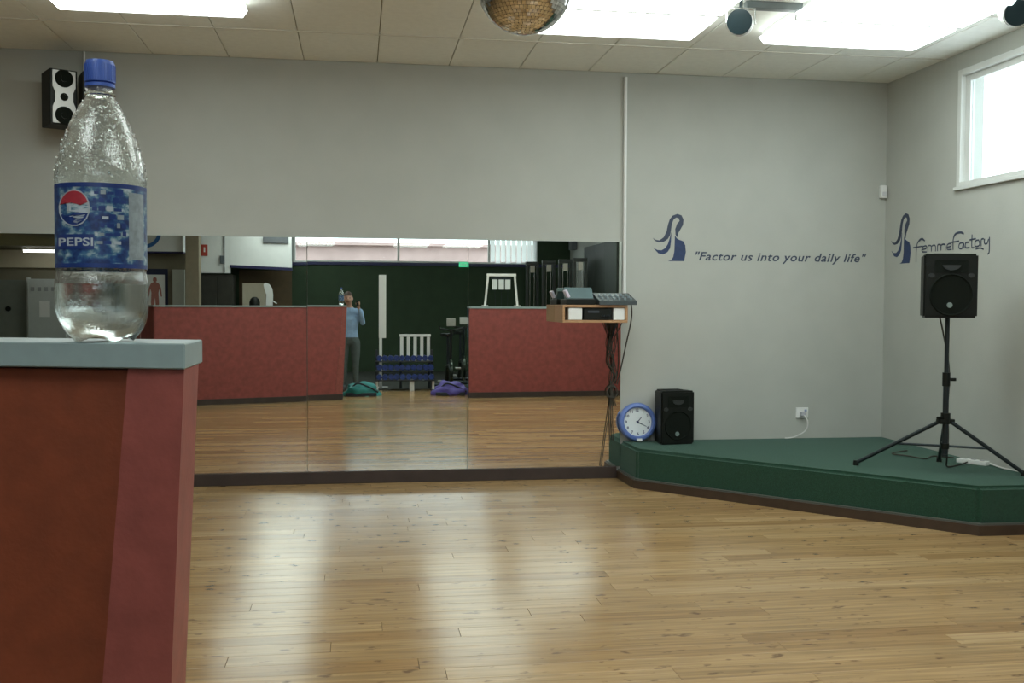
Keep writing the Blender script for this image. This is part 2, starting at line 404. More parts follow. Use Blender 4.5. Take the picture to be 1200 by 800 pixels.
ed = [e for e in t.edges if all(v.co.z > .3 for v in e.verts) and not any(v.co.y > WY - .01 and abs(v.co.x - WX) < .01 for v in e.verts)]
ed += [e for e in t.edges if abs(e.verts[0].co.z - e.verts[1].co.z) > .1 and min(e.verts[0].co.x, 99) < WX - .1 and e.verts[0].co.y < WY - .1]
bmesh.ops.bevel(t, geom=ed, offset=.025, segments=3, affect='EDGES')
b._merge(t); part(b, 'carpet', CARPET, st, smooth=True)

# ------------------------------------------------------------------ red partitions
def partition(name, label, path, z_top, parts_end=None):
    pass
PA = math.radians(17.0); PD = Vector((-math.cos(PA), math.sin(PA), 0))      # along the partition, to the left
pt = thing('red_partition', 'chest high red partition with grey capping, water bottle on its end', 'partition', (-1.6, 1.5, 0))
ZC = 1.529
def along(x0, y0, x):     # point on the line through (x0,y0) along PD at abscissa x
    t_ = (x - x0) / PD.x; return y0 + t_ * PD.y
def slab(b, yf, yb, z0, z1, xr0, xr1, xl0, xl1):
    """upright slab between front line (through x=-.17,y=yf) and back line; right end xr0 at z0, xr1 at z1"""
    V = []
    for z, xr, xl in ((z0, xr0, xl0), (z1, xr1, xl1)):
        V += [(xr, along(-.17, yf, xr), z), (xl, along(-.17, yf, xl), z), (xl, along(-.17, yb, xl), z), (xr, along(-.17, yb, xr), z)]
    b._app([Vector(v) for v in V], [[3, 2, 1, 0], [4, 5, 6, 7]] + [[i, (i + 1) % 4, 4 + (i + 1) % 4, 4 + i] for i in range(4)]); return b
part(slab(B(), 1.066, 1.142, 0.09, 1.501, -.360, -.231, -3.0, -3.0), 'body', REDD, pt)
part(slab(B(), 1.056, 1.150, 0.09, 1.503, -.240, -.172, -.358, -.2295), 'end_board', REDE, pt)
part(slab(B(), 1.1425, 1.152, 0.09, 1.501, -.362, -.232, -3.0, -3.0), 'front_panel', REDP, pt)
part(slab(B(), 1.05, 1.162, 0.0, 0.09, -.235, -.235, -3.0, -3.0), 'skirting', BASEB, pt)
b = slab(B(), 1.050, 1.165, 1.5035, ZC, -.170, -.170, -3.02, -3.02)
bmesh.ops.recalc_face_normals(b.bm, faces=b.bm.faces[:]); bmesh.ops.bevel(b.bm, geom=b.bm.edges[:], offset=.0012, segments=1, affect='EDGES'); part(b, 'capping', CAPM, pt)
# return leg at the far end
yA = along(-.17, 1.15, -3.0)
def leg(b, o0, o1, z0, z1):
    p, q = Vector((-3.02, yA, 0)), Vector((-3.62, yA - .95, 0)); nn = Vector((-.95, .6, 0)).normalized()
    pts = [p + nn * o0, q + nn * o0, q + nn * o1, p + nn * o1]
    b.prism([(v.x, v.y) for v in pts], Zf, z0, z1); return b
part(leg(B(), 0, -.09, .09, 1.5), 'return_panel', REDP, pt); part(leg(B(), .01, -.1, 0, .089), 'return_skirting', BASEB, pt); part(leg(B(), .012, -.102, 1.501, ZC), 'return_capping', CAPM, pt)

pr = thing('red_partition', 'red partition with grey capping carrying the white metal sign frame', 'partition', (3.3, .95, 0))
QA = (1.83, 1.0); QB = (WX - .03, .80)
def qslab(b, o0, o1, z0, z1, e=0):
    d = (Vector(QB) - Vector(QA)).normalized(); nn = Vector((-d.y, d.x)); p, q = Vector(QA) - d * e, Vector(QB)
    b.prism([tuple(p + nn * o0), tuple(q + nn * o0), tuple(q + nn * o1), tuple(p + nn * o1)], Zf, z0, z1); return b
part(qslab(B(), 0, -.09, .09, 1.49), 'body', REDP, pr); part(qslab(B(), .012, -.10, 0, .089), 'skirting', BASEB, pr); part(qslab(B(), .014, -.104, 1.491, 1.525, .012), 'capping', CAPM, pr)

# ------------------------------------------------------------------ ceiling light fixtures
DIFF = mat('lit_diffuser', (0.9, 0.92, 0.9), 0.5, emit=LAMP, ecol=(0.90, 1.0, 0.97), var=0.01)
FIXM = mat('fixture_metal', (0.62, 0.62, 0.60), 0.4, var=0.03)
def fixture(x0, x1, y1, label, depth=1.28):
    y0 = y1 - depth; z = 3.535
    t_ = thing('ceiling_light', label, 'ceiling light', ((x0 + x1) / 2, (y0 + y1) / 2, z), 'twin fluorescent ceiling lights')
    part(B().box((x0 + .02, y0 + .02, z + .055), (x1 - .02, y1 - .02, CZ), .008), 'housing', FIXM, t_)
    for a, c in ((y1 - .62, y1), (y0, y0 + .62)):
        b = B(); tt = bmesh.new()
        lo = [(x0 + .03, a + .03), (x1 - .03, a + .03), (x1 - .03, c - .03), (x0 + .03, c - .03)]; hi = [(x0, a), (x1, a), (x1, c), (x0, c)]
        V = [Vector((u, v, z)) for u, v in lo] + [Vector((u, v, z + .055)) for u, v in hi]
        tt.free(); b._app(V, [[3, 2, 1, 0], [4, 5, 6, 7]] + [[i, (i + 1) % 4, 4 + (i + 1) % 4, 4 + i] for i in range(4)])
        part(b, 'diffuser', DIFF, t_)
    part(B().box((x0 + .01, y0 + .622, z + .01), (x1 - .01, y1 - .622, z + .054)), 'divider', FIXM, t_)
COLS = [(-2.02, -.76), (1.25, 2.47), (2.99, 4.25)]
ROWS = [(7.38, 'in the row nearest the mirror wall'), (3.6, 'in the second row from the mirrors'), (0.1, 'in the row above the partitions')]
WHERE = ['left hand', 'middle', 'right hand']
for r, (yy, rl) in enumerate(ROWS):
    for c in range(3):
        fixture(COLS[c][0], COLS[c][1], yy + (.07 if c and r == 0 else 0), f'{WHERE[c]} glowing fluorescent ceiling light {rl}')
fixture(COLS[0][0], COLS[0][1], -3.2, 'glowing fluorescent ceiling light above the rear gym area')

# ------------------------------------------------------------------ logos and lettering
def px_fn_back(u, v, d): return Vector((u, WY - .0005 - d, v))
def logo(name, label, fn, w_, h_):
    A = [(97, 196), (112, 205), (130, 207), (150, 192), (163, 165), (170, 130), (178, 105), (192, 87), (215, 78), (235, 85), (245, 105), (243, 130), (232, 150), (220, 172), (216, 192),
         (207, 180), (205, 152), (214, 126), (226, 112), (222, 100), (210, 96), (198, 104), (189, 125), (185, 155), (181, 180), (170, 200), (150, 214), (125, 217), (108, 210)]
    Bq = [(100, 243), (120, 254), (140, 255), (158, 244), (170, 225), (178, 200), (187, 165), (185, 215), (181, 245), (168, 264), (148, 275), (125, 270)]
    Cq = [(204, 183), (213, 196), (225, 203), (245, 210), (255, 230), (258, 262), (250, 306), (172, 306), (188, 300), (197, 286), (202, 258), (203, 220)]
    L_ = thing(name, label, 'logo', fn(.5, 0, 0))
    for nm, Q, mt in (('hair_lock', A, SLATE), ('hair_wave', Bq, NAVY), ('bust', Cq, NAVY)):
        Q = [((u - 97) / 161, (306 - v) / 228) for u, v in Q]
        part(B().prism(Q, lambda u, v, d: fn(u, v, d), .0005, .002), nm, mt, L_)
logo('wall_logo', 'navy logo of a woman in profile beside the slogan', lambda u, v, d: Vector((2.632 + u * .312, WY - d, 1.967 + v * .427)), 1, 1)
logo('wall_logo', 'navy logo of a woman in profile on the wall by the window', lambda u, v, d: Vector((WX - d, 8.885 - u * .34, 1.955 + v * .45)), 1, 1)
sl = thing('wall_lettering', 'slogan in slanted dark letters on the wall', 'lettering', (3.85, WY - .002, 1.97))
words = '"Factor us into your daily life"'.split(' ')
WX0 = [3.035, 3.475, 3.715, 4.045, 4.345, 4.60 - .06]; spans = []
me = text_mesh(' '.join(words), .115, .28, 0, 1.08, .0018)
full = max(v.co.x for v in me.vertices) - min(v.co.x for v in me.vertices); f0 = min(v.co.x for v in me.vertices); bpy.data.meshes.remove(me)
k = (4.695 - 3.035) / full; acc = ''
for wd_ in words:
    me = text_mesh(wd_, .115, .28, 0, 1.08, .0018); e_ = max(v.co.x for v in me.vertices); acc = (acc + ' ' + wd_) if acc else wd_
    m2 = text_mesh(acc, .115, .28, 0, 1.08, .0018); dx = max(v.co.x for v in m2.vertices) - e_; bpy.data.meshes.remove(m2)
    b = B(); add_mesh(b, me, lambda c: Vector((3.035 + (c.x + dx - f0) * k, WY - .002, 1.978 + c.y * .93))); part(b, 'word', SLATE, sl)
# script lettering on the right wall: thin brush strokes, u along the wall (0..1), v up
STR = [[(.02, -.62), (.02, .2), (.04, .75), (.10, .98), (.15, .82)], [(-.03, .42), (.12, .46)],                       # f
       [(.10, .22), (.17, .28), (.17, .46), (.12, .40), (.11, .10), (.18, .04)],                                          # e
       [(.20, .02), (.20, .42), (.23, .46), (.25, .36), (.25, .04), (.25, .38), (.29, .46), (.31, .34), (.31, .02)],      # m
       [(.34, .02), (.34, .42), (.37, .46), (.39, .36), (.39, .04), (.39, .38), (.43, .46), (.45, .34), (.45, .02)],      # m
       [(.47, .22), (.53, .28), (.52, .46), (.48, .38), (.48, .10), (.54, .06)],                                          # e
       [(.56, .02), (.56, .70), (.59, 1.05), (.66, 1.12), (.70, 1.0)], [(.53, .52), (.64, .56)],                         # F
       [(.70, .42), (.65, .40), (.64, .12), (.68, .06), (.70, .40), (.71, .06)],                                          # a
       [(.77, .42), (.73, .40), (.73, .10), (.78, .08)],                                                                  # c
       [(.81, .90), (.81, .10), (.84, .06)], [(.78, .56), (.86, .60)],                                                    # t
       [(.90, .50), (.86, .46), (.85, .16), (.88, .10), (.91, .20), (.90, .46)],                                          # o
       [(.93, .08), (.93, .50), (.96, .54)], [(.97, .54), (.97, .26), (1.0, .22), (1.02, .50)], [(1.03, .62), (1.03, -.30), (1.01, -.44)],   # r y
       [(.86, -.06), (.92, -.02), (.96, -.12)]]
sl = thing('wall_lettering', 'thin script lettering reading femme factory above the tripod loudspeaker', 'lettering', (WX - .002, 8.0, 1.96))
for s_ in STR:
    pts = curve([(u, v, 0) for u, v in s_], 4); b = B()
    P3 = [Vector((WX - .0025, 8.47 - p.x * 1.05, 2.035 + p.y * .125)) for p in pts]
    b.tube(P3, .0065, 5, [.0065 if p.y < .9 else .010 for p in pts])
    for v in b.bm.verts: v.co.x = WX - .002 + (v.co.x - (WX - .0025)) * .15
    part(b, 'stroke', SLATE, sl)

# ------------------------------------------------------------------ conduit, sensor, outlet
b = B(); b.tube([(2.362, WY - .02, 3.60), (2.368, WY - .02, 1.60)], .016, 10)
tag(recenter(part(b, 'conduit_pipe', WHITE, None, True), (2.365, WY - .02, 1.6)), 'slim white conduit running down the wall to the shelf', 'conduit')
s = thing('motion_sensor', 'small white motion sensor in the wall corner', 'sensor', (4.836, WY - .02, 2.57))
part(B().box((4.81, WY - .05, 2.572), (4.866, WY, 2.692), .008), 'case', WHITE, s); part(B().box((4.818, WY - .056, 2.59), (4.858, WY - .0505, 2.63), .002), 'lens', mat('sensor_lens', (.6, .6, .62), .3, var=.02), s)
s = thing('power_outlet', 'white power outlet with a plug in the wall above the stage', 'outlet', (4.08, WY - .02, .52))
part(B().box((4.02, WY - .012, .522), (4.142, WY, .622), .004), 'plate', WHITE, s)
part(B().box((4.055, WY - .055, .545), (4.10, WY - .0125, .585), .008), 'plug', mat('plug_grey', (.5, .5, .55), .5, var=.05), s)
part(B().box((4.10, WY - .02, .585), (4.125, WY - .0125, .605), .003), 'switch', mat('switch_blue', (.3, .34, .5), .5, var=.05), s)
b = B(); b.tube(curve([(4.08, WY - .06, .555), (4.10, WY - .09, .50), (4.09, WY - .08, .42), (4.02, WY - .05, .365), (3.97, WY - .04, SH + .012), (3.9, WY - .05, SH + .009)]), .006, 6)
tag(recenter(part(b, 'plug_cord', CORDW, None, True), (3.97, WY - .05, SH)), 'white cord hanging from the wall outlet', 'cord')

# ------------------------------------------------------------------ loudspeakers
def ring(b, c, axis_fn, r0, r1, d0, d1, n=28):
    V = []
    for rr, d in ((r0, d0), (r1, d1)):
        for i in range(n): a = 2 * PI * i / n; V.append(axis_fn(c[0] + rr * math.cos(a), c[1] + rr * math.sin(a), d))
    b._app(V, [[i, (i + 1) % n, n + (i + 1) % n, n + i] for i in range(n)])
def disc(b, c, fn, r, d, n=28):
    b._app([fn(c[0] + r * math.cos(2 * PI * i / n), c[1] + r * math.sin(2 * PI * i / n), d) for i in range(n)], [list(range(n))])
def pa_speaker(label, base, wd, ht, dp, rz):
    """moulded PA loudspeaker, front towards local -y"""
    t_ = thing('loudspeaker', label, 'loudspeaker', base); R = Matrix.Translation(base) @ Matrix.Rotation(rz, 4, 'Z')
    F = lambda u, v, d: R @ Vector((u, -dp / 2 - d, v))
    b = B(); tt = bmesh.new(); h = wd / 2; bk = h * .66
    V = [tt.verts.new(p) for p in ((-h, -dp / 2, 0), (h, -dp / 2, 0), (bk, dp / 2, 0), (-bk, dp / 2, 0), (-h, -dp / 2, ht), (h, -dp / 2, ht), (bk, dp / 2, ht), (-bk, dp / 2, ht))]
    for f in ((3, 2, 1, 0), (4, 5, 6, 7), (0, 1, 5, 4), (1, 2, 6, 5), (2, 3, 7, 6), (3, 0, 4, 7)): tt.faces.new([V[i] for i in f])
    bmesh.ops.bevel(tt, geom=tt.edges[:], offset=.014, segments=2, affect='EDGES'); b._merge(tt, R)
    cab = part(b, 'cabinet', BLACK, t_, True)
    # horn recess: flared mouth ringed by a lip
    b = B(); hw, hh, cz = wd * .30, ht * .10, ht * .80
    o_ = [F(sx * hw, cz + sz * hh, .004) for sx, sz in ((-1, -1), (1, -1), (1, 1), (-1, 1))]; i_ = [F(sx * hw * .35, cz + sz * hh * .5, -.0 + .001) for sx, sz in ((-1, -1), (1, -1), (1, 1), (-1, 1))]
    b._app(o_ + i_, [[i, (i + 1) % 4, 4 + (i + 1) % 4, 4 + i] for i in range(4)] + [[4, 5, 6, 7]])
    part(b, 'horn', BLACKG, t_)
    b = B(); b.prism([(math.cos(PI + PI * i / 12) * hw * .55, cz + .01 + math.sin(PI + PI * i / 12) * hh * .8) for i in range(13)], F, .003, .010); part(b, 'horn_lip', mat('grey_black', (.03, .035, .035), .3, var=.1), t_)
    b = B(); r = wd * .40; c = (0, ht * .36)
    ring(b, c, F, r, r * .96, .001, .012); ring(b, c, F, r * .96, r * .9, .012, .004); disc(b, c, F, r * .9, .004)
    part(b, 'woofer_grille', BLACKG, t_, True)
    for sx in (-1, 1):
        b = B(); b.prism([(sx * wd * .36 + .022 * math.cos(2 * PI * i / 14), ht * .66 + .016 * math.sin(2 * PI * i / 14)) for i in range(14)], F, .0005, .006); part(b, 'port', mat('grey_black', (.03, .035, .035), .3), t_)
    b = B(); c = (-.01, ht * .2); b.prism([(c[0] + .02 * math.cos(2 * PI * i / 16), c[1] + .02 * math.sin(2 * PI * i / 16)) for i in range(16)], F, .0045, .010); part(b, 'badge', mat('badge_silver', (.3, .38, .36), .3, metal=.5, var=.05), t_)
    b = B(); b.box((-h * .5, -dp * .2, ht), (h * .5, dp * .2, ht + .006), .002, R); part(b, 'handle_strip', BLACK, t_)
    return t_
pa_speaker('black loudspeaker standing on the stage beside the clock', (2.775, 8.83, SH), .325, .475, .26, math.radians(8))
# tripod
TX, TY = 4.30, 7.0
ts = thing('speaker_stand', 'black tripod stand holding a loudspeaker on the stage', 'speaker stand', (TX, TY, SH))
part(B().cyl((TX, TY, .47), (TX, TY, 1.05), .021).cyl((TX, TY, .46), (TX, TY, .475), .024), 'lower_pole', DMETAL, ts, True)
part(B().cyl((TX, TY, 1.04), (TX, TY, 1.50), .0165), 'upper_pole', DMETAL, ts, True)
part(B().cyl((TX, TY, .98), (TX, TY, 1.08), .028).cyl((TX, TY, 1.03), (TX + .06, TY - .03, 1.03), .012), 'height_clamp', BLACK, ts, True)
part(B().cyl((TX, TY, .70), (TX, TY, .78), .034).cyl((TX, TY, .745), (TX - .075, TY - .02, .745), .012).box((TX - .06, TY - .03, .70), (TX + .06, TY + .03, .735), .006), 'leg_hub', BLACK, ts, True)
feet = [(3.81, 7.41), (4.80, 6.79), (4.56, 7.50)]
part(B().cyl((TX, TY, .515), (TX, TY, .555), .03), 'brace_hub', BLACK, ts, True)
for fx, fy in feet:
    d = Vector((fx - TX, fy - TY, 0)); u = d.normalized()
    a = Vector((TX, TY, .715)) + u * .04; e = Vector((fx, fy, SH + .02))
    lg = part(B().cyl(a, e, .0145), 'leg', DMETAL, ts, True)
    part(B().cyl(e + Vector((0, 0, .02)), e + Vector((0, 0, -.019)), .018, .022), 'rubber_foot', BLACK, lg, True)
    mid = a.lerp(e, .52); part(B().tube([Vector((TX, TY, .535)) + u * .02, mid], .009, 8), 'brace', DMETAL, ts, True)
pa_speaker('black loudspeaker mounted on top of the tripod stand', (4.27, 7.0, 1.485), .385, .465, .30, math.radians(-14))
b = B(); b.tube(curve([(4.32, 7.15, 1.52), (4.345, 7.12, 1.35), (4.34, 7.03, 1.1), (4.335, 7.03, .8), (4.35, 7.04, .6), (4.38, 7.1, .42), (4.45, 7.2, SH + .012), (4.62, 7.3, SH + .010), (4.70, 7.34, SH + .02)]), .006, 6)
tag(recenter(part(b, 'black_cable', CORD, None, True), (4.45, 7.2, SH)), 'black cord running down the tripod pole to the stage', 'cord')
s = thing('power_board', 'white power board lying on the stage behind the tripod', 'power strip', (4.79, 7.36, SH))
M = Matrix.Translation((4.76, 7.36, SH)) @ Matrix.Rotation(math.radians(-60), 4, 'Z')
part(B().box((-.12, -.03, 0.001), (.12, .03, .036), .006, M), 'case', WHITE, s)
for k in range(3):
    part(B().box((-.08 + k * .07, -.016, .0365), (-.045 + k * .07, .016, .041), .002, M), 'socket', mat('socket_grey', (.35, .36, .38), .5, var=.05), s)
b = B(); b.tube(curve([(4.84, 7.26, SH + .02), (4.83, 7.10, SH + .012), (4.85, 6.95, SH + .012), (4.86, 6.6, SH + .012)]), .006, 6)
tag(recenter(part(b, 'white_cable', CORDW, None, True), (4.84, 7.0, SH)), 'white cord trailing from the power board along the wall', 'cord')
b = B(); b.tube(curve([(4.76, 7.62, SH + .012), (4.64, 7.72, SH + .012), (4.5, 7.6, SH + .012), (4.44, 7.75, SH + .012), (4.38, 7.9, SH + .012), (4.60, 8.05, SH + .012)]), .006, 6)
tag(recenter(part(b, 'loose_cord', CORD, None, True), (4.5, 7.7, SH)), 'loose black cord lying on the stage behind the tripod', 'cord')

# ------------------------------------------------------------------ clock leaning against the wall
ck = thing('wall_clock', 'round blue rimmed clock leaning against the wall on the stage', 'clock', (2.488, 8.93, SH))
tl = math.radians(-9)
CM = Matrix.Translation((2.488, 8.935, SH + .178)) @ Matrix.Rotation(tl, 4, 'X') @ Matrix.Rotation(PI / 2, 4, 'X')     # local z towards the room
CL = lambda u, v, d: CM @ Vector((u, v, d))
b = B(); prof = [(.128, .004), (.130, .026), (.142, .034), (.162, .028), (.172, .012), (.172, -.016), (.160, -.022), (.0, -.022)]
b.lathe([(r, z) for r, z in prof if r > 0] + [(.001, -.022)], (0, 0, 0), 48, None, False)
for v in b.bm.verts: v.co = CM @ v.co
part(b, 'rim', CLOCKR, ck, True)
b = B(); disc(b, (0, 0), CL, .131, .006, 48); part(b, 'dial', mat('clock_dial', (.72, .78, .80), .4, var=.02), ck)
DK = mat('clock_ink', (.02, .03, .10), .5, var=.05)
for k in range(12):
    a = PI / 2 - k * PI / 6
    me = text_mesh(str(12 if k == 0 else k), .036, 0, 0, 1, .0008)
    cx = (max(v.co.x for v in me.vertices) + min(v.co.x for v in me.vertices)) / 2; cy = (max(v.co.y for v in me.vertices) + min(v.co.y for v in me.vertices)) / 2
    b = B(); add_mesh(b, me, lambda c: CL(c.x - cx + .106 * math.cos(a), c.y - cy + .106 * math.sin(a), .0075)); part(b, 'numeral', DK, ck)
for nm, ang, ln, wd in (('hour_hand', 42, .062, .005), ('minute_hand', 118, .092, .0035)):
    a = math.radians(90 - ang); d = Vector((math.cos(a), math.sin(a))); q = Vector((-d.y, d.x))
    b = B(); b.prism([tuple(-d * .015 + q * wd), tuple(-d * .015 - q * wd), tuple(d * ln - q * wd * .5), tuple(d * ln + q * wd * .5)], CL, .009, .011); part(b, nm, DK, ck)
b = B(); b.prism([(.01 * math.cos(2 * PI * i / 12), .01 * math.sin(2 * PI * i / 12)) for i in range(12)], CL, .008, .014); part(b, 'hub', DK, ck)
b = B(); b.prism([(-.02, -.175), (.03, -.175), (.03, -.15), (-.02, -.15)], CL, .03, .034); part(b, 'sticker', WHITE, ck)

# ------------------------------------------------------------------ wall shelf with equipment
sh = thing('wall_shelf', 'small wooden equipment shelf fixed to the mirror edge', 'shelf', (2.0, 8.8, 1.41))
sx0, sx1, sy0, sy1, sza, szb = 1.727, 2.30, 8.60, WY - .02, 1.412, 1.565
part(B().box((sx0, sy0, szb - .022), (sx1, sy1, szb), .002), 'top_board', WOODB, sh); part(B().box((sx0, sy0, sza), (sx1, sy1, sza + .022), .002), 'bottom_board', WOODB, sh)
for x in (sx0, sx1 - .02): part(B().box((x, sy0, sza + .0225), (x + .02, sy1, szb - .0225)), 'side_board', WOODB, sh)
part(B().box((sx0 + .02, sy1 - .012, sza + .0225), (sx1 - .02, sy1, szb - .0225)), 'back_board', WOODB, sh)
tag(recenter(part(B().box((1.78, sy0 + .01, sza + .0235), (1.90, sy0 + .2, szb - .025), .004), 'white_box', WHITE), (1.84, 8.7, sza + .022)), 'white box filling the left bay of the wooden shelf', 'box')
tag(recenter(part(B().box((2.175, sy0 + .01, sza + .0235), (2.275, sy0 + .2, szb - .025), .004), 'white_box', WHITE), (2.22, 8.7, sza + .022)), 'white box filling the right bay of the wooden shelf', 'box')
am = thing('amplifier', 'black amplifier in the middle bay of the wooden shelf', 'amplifier', (2.04, 8.75, sza + .022))
part(B().box((1.915, sy0 + .012, sza + .0235), (2.16, sy0 + .3, szb - .027), .004), 'case', BLACK, am)
part(B().box((1.95, sy0 + .009, sza + .085), (2.05, sy0 + .0115, sza + .105)), 'display', mat('display_grey', (.06, .07, .08), .2, var=.05), am)
for k in range(4): part(B().cyl((2.075 + k * .022, sy0 + .011, sza + .06), (2.075 + k * .022, sy0 - .002, sza + .06), .007, n=12), 'knob', DMETAL, am, True)
for x in (2.24,): part(B().prism([(sy1, sza - .001), (sy1, sza - .16), (sy1 - .012, sza - .16), (sy1 - .2, sza - .014), (sy1 - .2, sza - .001)], lambda u, v, d: Vector((d, u, v)), x, x + .014), 'bracket', DMETAL, sh)
# player: small grey deck on a black base
pl = thing('cd_player', 'grey topped player standing on the left of the shelf', 'player', (1.88, 8.75, szb))
part(B().box((1.765, 8.63, szb + .001), (2.02, 8.90, szb + .052), .008), 'base', BLACK, pl)
M = Matrix.Translation((1.90, 8.80, szb + .095)) @ Matrix.Rotation(math.radians(48), 4, 'X')
part(B().box((-.12, -.07, -.028), (.13, .06, .022), .008, M), 'lid', mat('teal_grey', (.12, .18, .19), .35, var=.08), pl)
M = Matrix.Translation((1.775, 8.66, szb + .09)) @ Matrix.Rotation(math.radians(-28), 4, 'Y')
part(B().box((-.012, -.04, -.03), (.012, .05, .04), .004, M), 'lid_edge', mat('pale_lilac', (.65, .58, .70), .4, var=.03), pl)
mxr = thing('audio_mixer', 'black sloping audio mixer on the right of the shelf', 'mixer', (2.2, 8.75, szb))
b = B(); b.prism([(8.58, szb + .001), (8.92, szb + .001), (8.92, szb + .105), (8.86, szb + .105), (8.58, szb + .035)], lambda u, v, d: Vector((d, u, v)), 2.045, 2.375); part(b, 'case', mat('mixer_grey', (.05, .065, .07), .45, var=.15, scale=50), mxr)
for r_ in range(3):
    for k in range(6):
        yy = 8.62 + r_ * .07; zz = szb + .035 + (yy - 8.58) * .25
        part(B().cyl((2.08 + k * .05, yy, zz), (2.08 + k * .05, yy - .003, zz + .018), .010, n=10), 'knob', mat('knob_grey', (.25, .30, .32), .4, var=.05), mxr, True)
# bundled leads below the shelf
ld = thing('cable_bundle', 'tangled dark cables hanging below the wooden shelf', 'cables', (2.27, 8.93, .34))
random.seed(4)
for k in range(7):
    x = 2.20 + k * .018
    top = (x + random.uniform(-.02, .02), 8.90, 1.405); e = (2.24 + random.uniform(-.02, .07), 8.955, .66 if k > 2 else .345)
    if k == 0: e = (2.16, 8.955, .115)
    pts = [top] + [(2.255 + random.uniform(-.045, .045), 8.95 + random.uniform(-.02, .01), z) for z in (1.22, 1.05, .92)] + [(2.25 + random.uniform(-.015, .015), 8.95, .80), e]
    part(B().tube(curve(pts, 6), .0045, 6), 'cable', CORD, ld, True)
for k in range(3):
    part(B().tube([(2.255 + .045 * math.cos(2 * PI * i / 20), 8.935 + .008 * k, .785 + (.05 + .006 * k) * math.sin(2 * PI * i / 20)) for i in range(21)], .005, 6), 'cable_loop', CORD, ld, True)
part(B().tube(curve([(2.335, 8.62, 1.59), (2.36, 8.70, 1.45), (2.35, 8.85, 1.2), (2.33, 8.93, 1.0), (2.30, 8.95, .85)], 6), .006, 6), 'cable', CORD, ld, True)

# ------------------------------------------------------------------ wall speakers, upper left
def wall_speaker(label, x, y_, z, rz, wd=.205, ht=.435, dp=.26):
    t_ = thing('wall_speaker', label, 'loudspeaker', (x, y_, z)); R = Matrix.Translation((x, y_, z)) @ Matrix.Rotation(rz, 4, 'Z')
    F = lambda u, v, d: R @ Vector((u, -dp / 2 - d, v))
    part(B().box((-wd / 2, -dp / 2, 0), (wd / 2, dp / 2, ht), .008, R), 'cabinet', BLACK, t_)
    q = wd * .42; wq = wd * .33
    P = [(-q, .012), (q, .012), (q, ht * .32), (wq, ht * .42), (wq, ht * .58), (q, ht * .68), (q, ht - .012), (-q, ht - .012), (-q, ht * .68), (-wq, ht * .58), (-wq, ht * .42), (-q, ht * .32)]
    bf = part(B().prism(P, F, .0005, .010), 'baffle', SILVER, t_)
    for cz in (.17, .83):
        b = B(); c = (0, ht * cz); r = wd * .34; ring(b, c, F, r, r * .85, .0105, .018); ring(b, c, F, r * .85, r * .35, .018, .011); disc(b, c, F, r * .35, .0135); part(b, 'woofer', BLACKG, bf, True)
    b = B(); c = (0, ht * .5); r = wd * .15; ring(b, c, F, r, r * .6, .0105, .016); disc(b, c, F, r * .6, .0145); part(b, 'tweeter', BLACKG, bf, True)
    b = B(); b.box((-.02, dp / 2, ht * .45), (.02, dp / 2 + .04, ht * .55), .003, R); b.cyl(R @ Vector((0, dp / 2 + .02, ht * .5)), Vector((x - .02, WY - .001, z + ht * .5)), .014); part(b, 'wall_bracket', DMETAL, t_)
wall_speaker('silver faced black wall speaker with two cones, upper left', -2.365, 8.70, 2.965, math.radians(30))
wall_speaker('silver faced black wall speaker partly behind the bottle neck', -2.105, 8.72, 2.955, math.radians(22))
b = B(); b.tube([(-2.245, WY - .012, CZ - .002), (-2.245, WY - .012, 3.15)], .009, 8)
tag(recenter(part(b, 'speaker_conduit', WHITE, None, True), (-2.245, WY - .012, 3.15)), 'thin white conduit above the pair of wall speakers', 'conduit')

# ------------------------------------------------------------------ mirror ball
BC = Vector((.691, 4.3, 2.905)); BR = .20
mb = thing('mirror_ball', 'mirror ball hanging from the ceiling', 'mirror ball', (BC.x, BC.y, BC.z - BR))
part(B().sphere(BC, BR - .004, 40, 24), 'core', mat('ball_core', (.10, .08, .06), .6, var=.1), mb, True)
b = B(); rows = 38
random.seed(11)
for j in range(rows):
    th = PI * (j + .5) / rows; n = max(4, int(2 * PI * math.sin(th) * rows / PI))
    for i in range(n):
        ph = 2 * PI * (i + .5 * (j % 2)) / n
        nv = Vector((math.sin(th) * math.cos(ph), math.sin(th) * math.sin(ph), math.cos(th)))
        nj = (nv + Vector((random.uniform(-1, 1), random.uniform(-1, 1), random.uniform(-1, 1))) * .035).normalized()
        u = Vector((-math.sin(ph), math.cos(ph), 0)); u = (u - nj * u.dot(nj)).normalized(); v = nj.cross(u)
        h = PI * BR / rows * .47; c = BC + nv * BR
        b._app([c + u * h + v * h, c - u * h + v * h, c - u * h - v * h, c + u * h - v * h, c + u * h + v * h - nv * .003, c - u * h + v * h - nv * .003, c - u * h - v * h - nv * .003, c + u * h - v * h - nv * .003],
               [[0, 1, 2, 3], [0, 1, 5, 4], [1, 2, 6, 5], [2, 3, 7, 6], [3, 0, 4, 7]])
o = part(b, 'mirror_tiles', mat('mirror_facets', (.72, .70, .68), .10, metal=1.0, var=.35, scale=45), mb); o['kind'] = 'stuff'
part(B().cyl(BC + Vector((0, 0, BR - .003)), BC + Vector((0, 0, BR + .035)), .03), 'collar', CHROME, mb, True)
part(B().cyl(BC + Vector((0, 0, BR + .03)), (BC.x, BC.y, CZ - .06), .004), 'hanger', CHROME, mb, True)
part(B().cyl((BC.x, BC.y, CZ - .07), (BC.x, BC.y, CZ), .05), 'motor', BLACK, mb, True)

